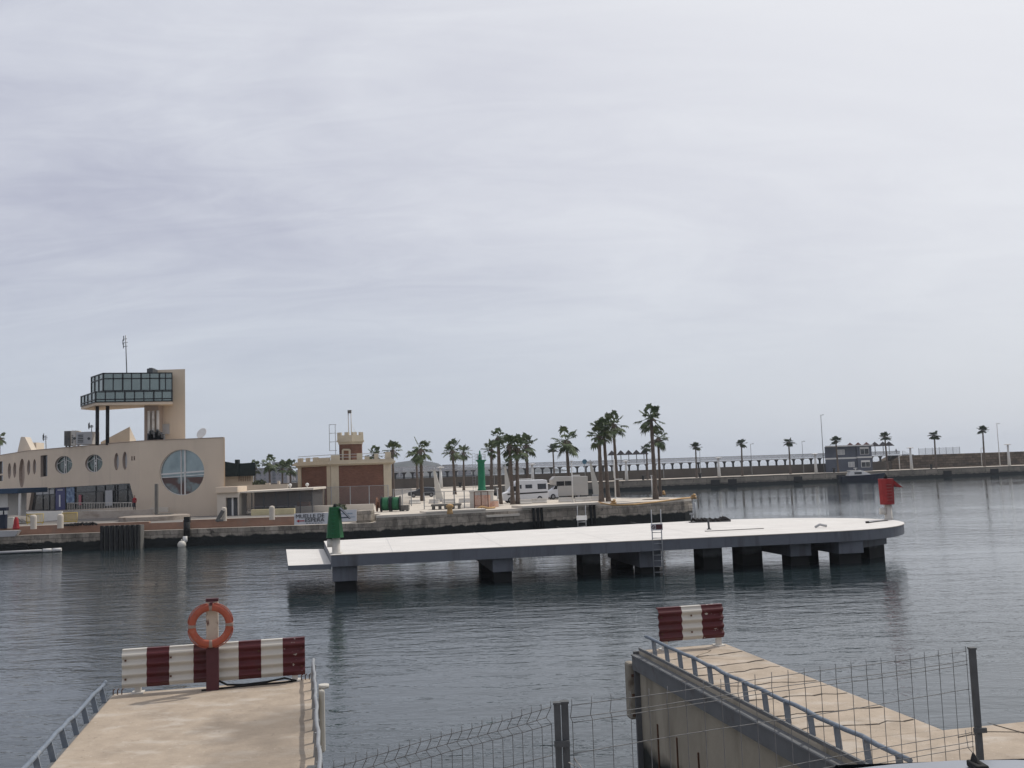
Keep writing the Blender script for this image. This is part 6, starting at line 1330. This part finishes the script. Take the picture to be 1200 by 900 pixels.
# ---------------------------------------------------------------- people (tiny)
def person(loc, rz, top, label, scale=1.0):
    me = bpy.data.meshes.new('person'); J = {'pel': (0, 0, .93), 'ch': (0, .0, 1.28), 'nk': (0, 0, 1.47), 'hd': (0, -.01, 1.58), 'ht': (0, 0, 1.7), 'ls': (-.17, 0, 1.4), 'le': (-.25, .02, 1.13), 'lw': (-.24, -.08, .9), 'lh': (-.24, -.11, .82), 'rs': (.17, 0, 1.4), 're': (.25, .02, 1.13), 'rw': (.24, -.08, .9), 'rh': (.24, -.11, .82), 'lk': (-.1, -.02, .5), 'la': (-.12, .03, .09), 'lf': (-.12, -.13, .04), 'rk': (.1, -.04, .5), 'ra': (.12, -.02, .09), 'rf': (.12, -.18, .04), 'lhp': (-.09, 0, .9), 'rhp': (.09, 0, .9)}
    rad = {'pel': .13, 'ch': .14, 'nk': .055, 'hd': .095, 'ht': .07, 'ls': .065, 'le': .045, 'lw': .03, 'lh': .035, 'rs': .065, 're': .045, 'rw': .03, 'rh': .035, 'lk': .06, 'la': .04, 'lf': .035, 'rk': .06, 'ra': .04, 'rf': .035, 'lhp': .09, 'rhp': .09}
    ks = list(J); E = [('pel', 'ch'), ('ch', 'nk'), ('nk', 'hd'), ('hd', 'ht'), ('ch', 'ls'), ('ls', 'le'), ('le', 'lw'), ('lw', 'lh'), ('ch', 'rs'), ('rs', 're'), ('re', 'rw'), ('rw', 'rh'), ('pel', 'lhp'), ('lhp', 'lk'), ('lk', 'la'), ('la', 'lf'), ('pel', 'rhp'), ('rhp', 'rk'), ('rk', 'ra'), ('ra', 'rf')]
    me.from_pydata([J[k] for k in ks], [(ks.index(a), ks.index(c)) for a, c in E], [])
    o = bpy.data.objects.new('person', me); COL.objects.link(o); sk = o.modifiers.new('skin', 'SKIN'); o.modifiers.new('sub', 'SUBSURF').render_levels = 1
    for i, k in enumerate(ks): me.skin_vertices[0].data[i].radius = (rad[k], rad[k]*.85)
    me.skin_vertices[0].data[0].use_root = True
    dg = bpy.context.evaluated_depsgraph_get(); dg.update(); m2 = bpy.data.meshes.new_from_object(o.evaluated_get(dg)); bpy.data.objects.remove(o)
    for nm in ('skin', 'cloth1', top, 'hair'): m2.materials.append(M[nm])
    for p in m2.polygons:
        z = p.center.z; x = abs(p.center.x); p.material_index = 3 if z > 1.64 or (z > 1.56 and p.center.y > .02) else 0 if z > 1.47 or (x > .2 and z < .93) else 2 if z > .92 else 1; p.use_smooth = True
    o = bpy.data.objects.new('person', m2); COL.objects.link(o); o.location = loc; o.rotation_euler.z = rz; return tag(o, label, 'person')
P = bwpt(1050.5, 15.2, 6.5); person(P, .3, 'cloth1', 'person in dark clothes standing at the right end of the raised walkway')
P = fr2.P(.9, 2.95, -.9); person(P, -.3, 'cloth2', 'person in a red jacket at the right end of the terrace railing')
# ---------------------------------------------------------------- far hills and town
def hills():
    prof = [(150, 556), (250, 556), (296, 555), (330, 553), (352, 556), (380, 552), (425, 549), (455, 546), (470, 543), (487, 540.5), (505, 543), (516, 549), (528, 547.5), (556, 548.5), (590, 547), (615, 548.5), (640, 548), (648, 549.5), (656, 551)]
    b = MB(); b.smooth = True; nx = 170; ny = 14; Y0 = 1500; grid = []
    for j in range(ny):
        row = []; fy = j/(ny-1); Y = Y0+fy*900
        for i in range(nx):
            px = 150+(656-150)*i/(nx-1)
            for (a, ya), (c, yc) in zip(prof, prof[1:]):
                if a <= px <= c: y = ya+(yc-ya)*(px-a)/(c-a); break
            Yr = Y0+450; X = (px-600)/F*Yr; top = (H+(hz(px)-y)*Yr/F)
            bell = math.sin(math.pi*min(1, fy*1.0))**.8; n_ = pnoise(Vector((X*.012, Y*.012, 0)))*.35+pnoise(Vector((X*.04, Y*.04, 3)))*.14
            z = -1+(top*1.08+1)*bell*(1+n_*(.22 if .35 < fy < .65 else 1)); row.append(Vector((X, Y, z if j not in (0, ny-1) else -1)))
        grid.append(row)
    o = len(b.v); [b.v.extend(r) for r in grid]
    for j in range(ny-1):
        for i in range(nx-1): b.face([o+j*nx+i, o+j*nx+i+1, o+(j+1)*nx+i+1, o+(j+1)*nx+i])
    struct(b, 'hills', 'hill')
hills()
rn = random.Random(21)
def block(px, ybase, w, h, Y, lbl):
    x = (px-600)/F*Y; t = thing('apartment_block', (x, Y, 0), lbl, 'building', 'hazy blocks of the far town'); b = MB(); b.box(x-w/2, x+w/2, Y, Y+12, -1, h); b.build('wall', 'city', t)
    b = MB(); nf = max(1, int(h/3)); 
    for k in range(nf):
        for j in range(max(2, int(w/4))): xx = x-w/2+w*(j+.3)/max(2, int(w/4)); b.box(xx, xx+w*.4/max(2, int(w/4)), Y-.15, Y-.02, 1.2+k*3, 2.6+k*3)
    b.build('window', 'citywin', t)
for k in range(26):
    px = rn.choice((rn.uniform(297, 352), rn.uniform(445, 560), rn.uniform(297, 352))); block(px, 0, rn.uniform(8, 22), rn.uniform(6, 15), rn.uniform(1150, 1450), 'pale hazy block of the far town across the water, seen between the buildings and palms')
for k, (px, w, h, lb) in enumerate(((325.5, 14, 20, 'tallest hazy tower of the far town, between the left palms'), (308, 20, 15, 'broad violet-grey block of the far town right of the dark netting'))): block(px, 0, w, h, 900, lb); 
# land strip under the town
b = MB(); b.box(-900, -30, 1100, 1700, -2, .8); struct(b, 'far_shore', 'hill')
# ---------------------------------------------------------------- light
SE, SA = R(52), R(50)          # elevation, azimuth clockwise from +Y
sd = bpy.data.lights.new('sun', 'SUN'); sd.energy = 2.5; sd.angle = R(1.6); sd.color = (1, .945, .87)
so = bpy.data.objects.new('sun', sd); COL.objects.link(so)
sv = Vector((math.sin(SA)*math.cos(SE), math.cos(SA)*math.cos(SE), math.sin(SE))); so.rotation_euler = sv.to_track_quat('Z', 'Y').to_euler(); so.location = (50, 50, 80)
w = bpy.data.worlds.new('World'); S.world = w; w.use_nodes = True; N = w.node_tree.nodes; L = w.node_tree.links
bg = N['Background']; bg.inputs['Strength'].default_value = .1
sky = N.new('ShaderNodeTexSky'); sky.sky_type = 'NISHITA'; sky.sun_disc = False; sky.sun_elevation = SE; sky.sun_rotation = SA; sky.air_density = 1.2; sky.dust_density = 2.5
tc = N.new('ShaderNodeTexCoord')
sep = N.new('ShaderNodeSeparateXYZ'); L.new(tc.outputs['Generated'], sep.inputs[0])
# project direction on a cloud layer so streaks foreshorten towards the horizon
mz = N.new('ShaderNodeMath'); mz.operation = 'MAXIMUM'; mz.inputs[1].default_value = 0; L.new(sep.outputs['Z'], mz.inputs[0])
az = N.new('ShaderNodeMath'); az.operation = 'ADD'; az.inputs[1].default_value = .22; L.new(mz.outputs[0], az.inputs[0])
dv = N.new('ShaderNodeVectorMath'); dv.operation = 'DIVIDE'; cz = N.new('ShaderNodeCombineXYZ')
for i in range(3): L.new(az.outputs[0], cz.inputs[i])
L.new(tc.outputs['Generated'], dv.inputs[0]); L.new(cz.outputs[0], dv.inputs[1])
def wn(scale, st, rot, detail, dist, rough=.55):
    mp = N.new('ShaderNodeMapping'); mp.inputs['Scale'].default_value = st; mp.inputs['Rotation'].default_value = (0, 0, R(rot)); L.new(dv.outputs[0], mp.inputs[0])
    n = N.new('ShaderNodeTexNoise'); n.inputs['Scale'].default_value = scale; n.inputs['Detail'].default_value = detail; n.inputs['Distortion'].default_value = dist; n.inputs['Roughness'].default_value = rough; L.new(mp.outputs[0], n.inputs['Vector']); return n.outputs['Fac']
n1 = wn(1.0, (.8, 1.2, 1), -30, 6, 1.1, .52); n2 = wn(3.4, (.6, 1.7, 1), -38, 10, 1.8, .66)
ad = N.new('ShaderNodeMath'); ad.operation = 'MULTIPLY_ADD'; ad.inputs[1].default_value = .5; L.new(n2, ad.inputs[0]); L.new(n1, ad.inputs[2])
rmp = N.new('ShaderNodeValToRGB'); rmp.color_ramp.elements[0].position = .58; rmp.color_ramp.elements[1].position = .92
CL0 = (4.95, 5.1, 6.15, 1); CL1 = (6.75, 6.95, 7.7, 1)
rmp.color_ramp.elements[0].color = CL0; rmp.color_ramp.elements[1].color = CL1
L.new(ad.outputs[0], rmp.inputs[0])
# haze band near horizon, plain
hb = N.new('ShaderNodeMapRange'); hb.inputs[1].default_value = 0; hb.inputs[2].default_value = .28; hb.inputs[3].default_value = 1; hb.inputs[4].default_value = 0; hb.interpolation_type = 'SMOOTHSTEP'
L.new(sep.outputs['Z'], hb.inputs[0])
m1 = N.new('ShaderNodeMix'); m1.data_type = 'RGBA'; m1.inputs['B'].default_value = (5.7, 6.25, 7.15, 1); L.new(hb.outputs[0], m1.inputs['Factor']); L.new(rmp.outputs[0], m1.inputs['A'])
# brighter veil towards the sun
dt = N.new('ShaderNodeVectorMath'); dt.operation = 'DOT_PRODUCT'; dt.inputs[1].default_value = sv; L.new(tc.outputs['Generated'], dt.inputs[0])
sr = N.new('ShaderNodeMapRange'); sr.inputs[1].default_value = .35; sr.inputs[2].default_value = 1.0; sr.inputs[3].default_value = 0; sr.inputs[4].default_value = 1; sr.interpolation_type = 'SMOOTHSTEP'; L.new(dt.outputs['Value'], sr.inputs[0])
m2 = N.new('ShaderNodeMix'); m2.data_type = 'RGBA'; m2.inputs['B'].default_value = (8.8, 8.85, 9.1, 1); L.new(sr.outputs[0], m2.inputs['Factor']); L.new(m1.outputs['Result'], m2.inputs['A'])
m3 = N.new('ShaderNodeMix'); m3.data_type = 'RGBA'; m3.inputs['Factor'].default_value = .9; L.new(sky.outputs[0], m3.inputs['A']); L.new(m2.outputs['Result'], m3.inputs['B']); L.new(m3.outputs['Result'], bg.inputs['Color'])
# ---------------------------------------------------------------- haze
b = MB(); b.box(-1700, 1700, -60, 3200, -4, 60); hz_o = b.build('haze', 'white'); tag(hz_o, None, None, None, 'stuff')
hm = bpy.data.materials.new('haze_air'); hm.use_nodes = True; hn = hm.node_tree; hn.nodes.clear(); out = hn.nodes.new('ShaderNodeOutputMaterial'); pv = hn.nodes.new('ShaderNodeVolumePrincipled')
pv.inputs['Color'].default_value = (.80, .87, .97, 1); pv.inputs['Density'].default_value = .00018; pv.inputs['Anisotropy'].default_value = .2; hn.links.new(pv.outputs[0], out.inputs['Volume'])
hz_o.data.materials.clear(); hz_o.data.materials.append(hm)
# ---------------------------------------------------------------- render settings
S.render.engine = 'CYCLES'; S.view_settings.view_transform = 'Standard'; S.view_settings.look = 'None'; S.view_settings.exposure = 0; S.view_settings.gamma = 1; S.view_settings.use_curve_mapping = False
S.cycles.max_bounces = 8; S.cycles.transparent_max_bounces = 16; S.cycles.volume_bounces = 0; S.cycles.use_denoising = True
S.render.resolution_x = 1024; S.render.resolution_y = 768
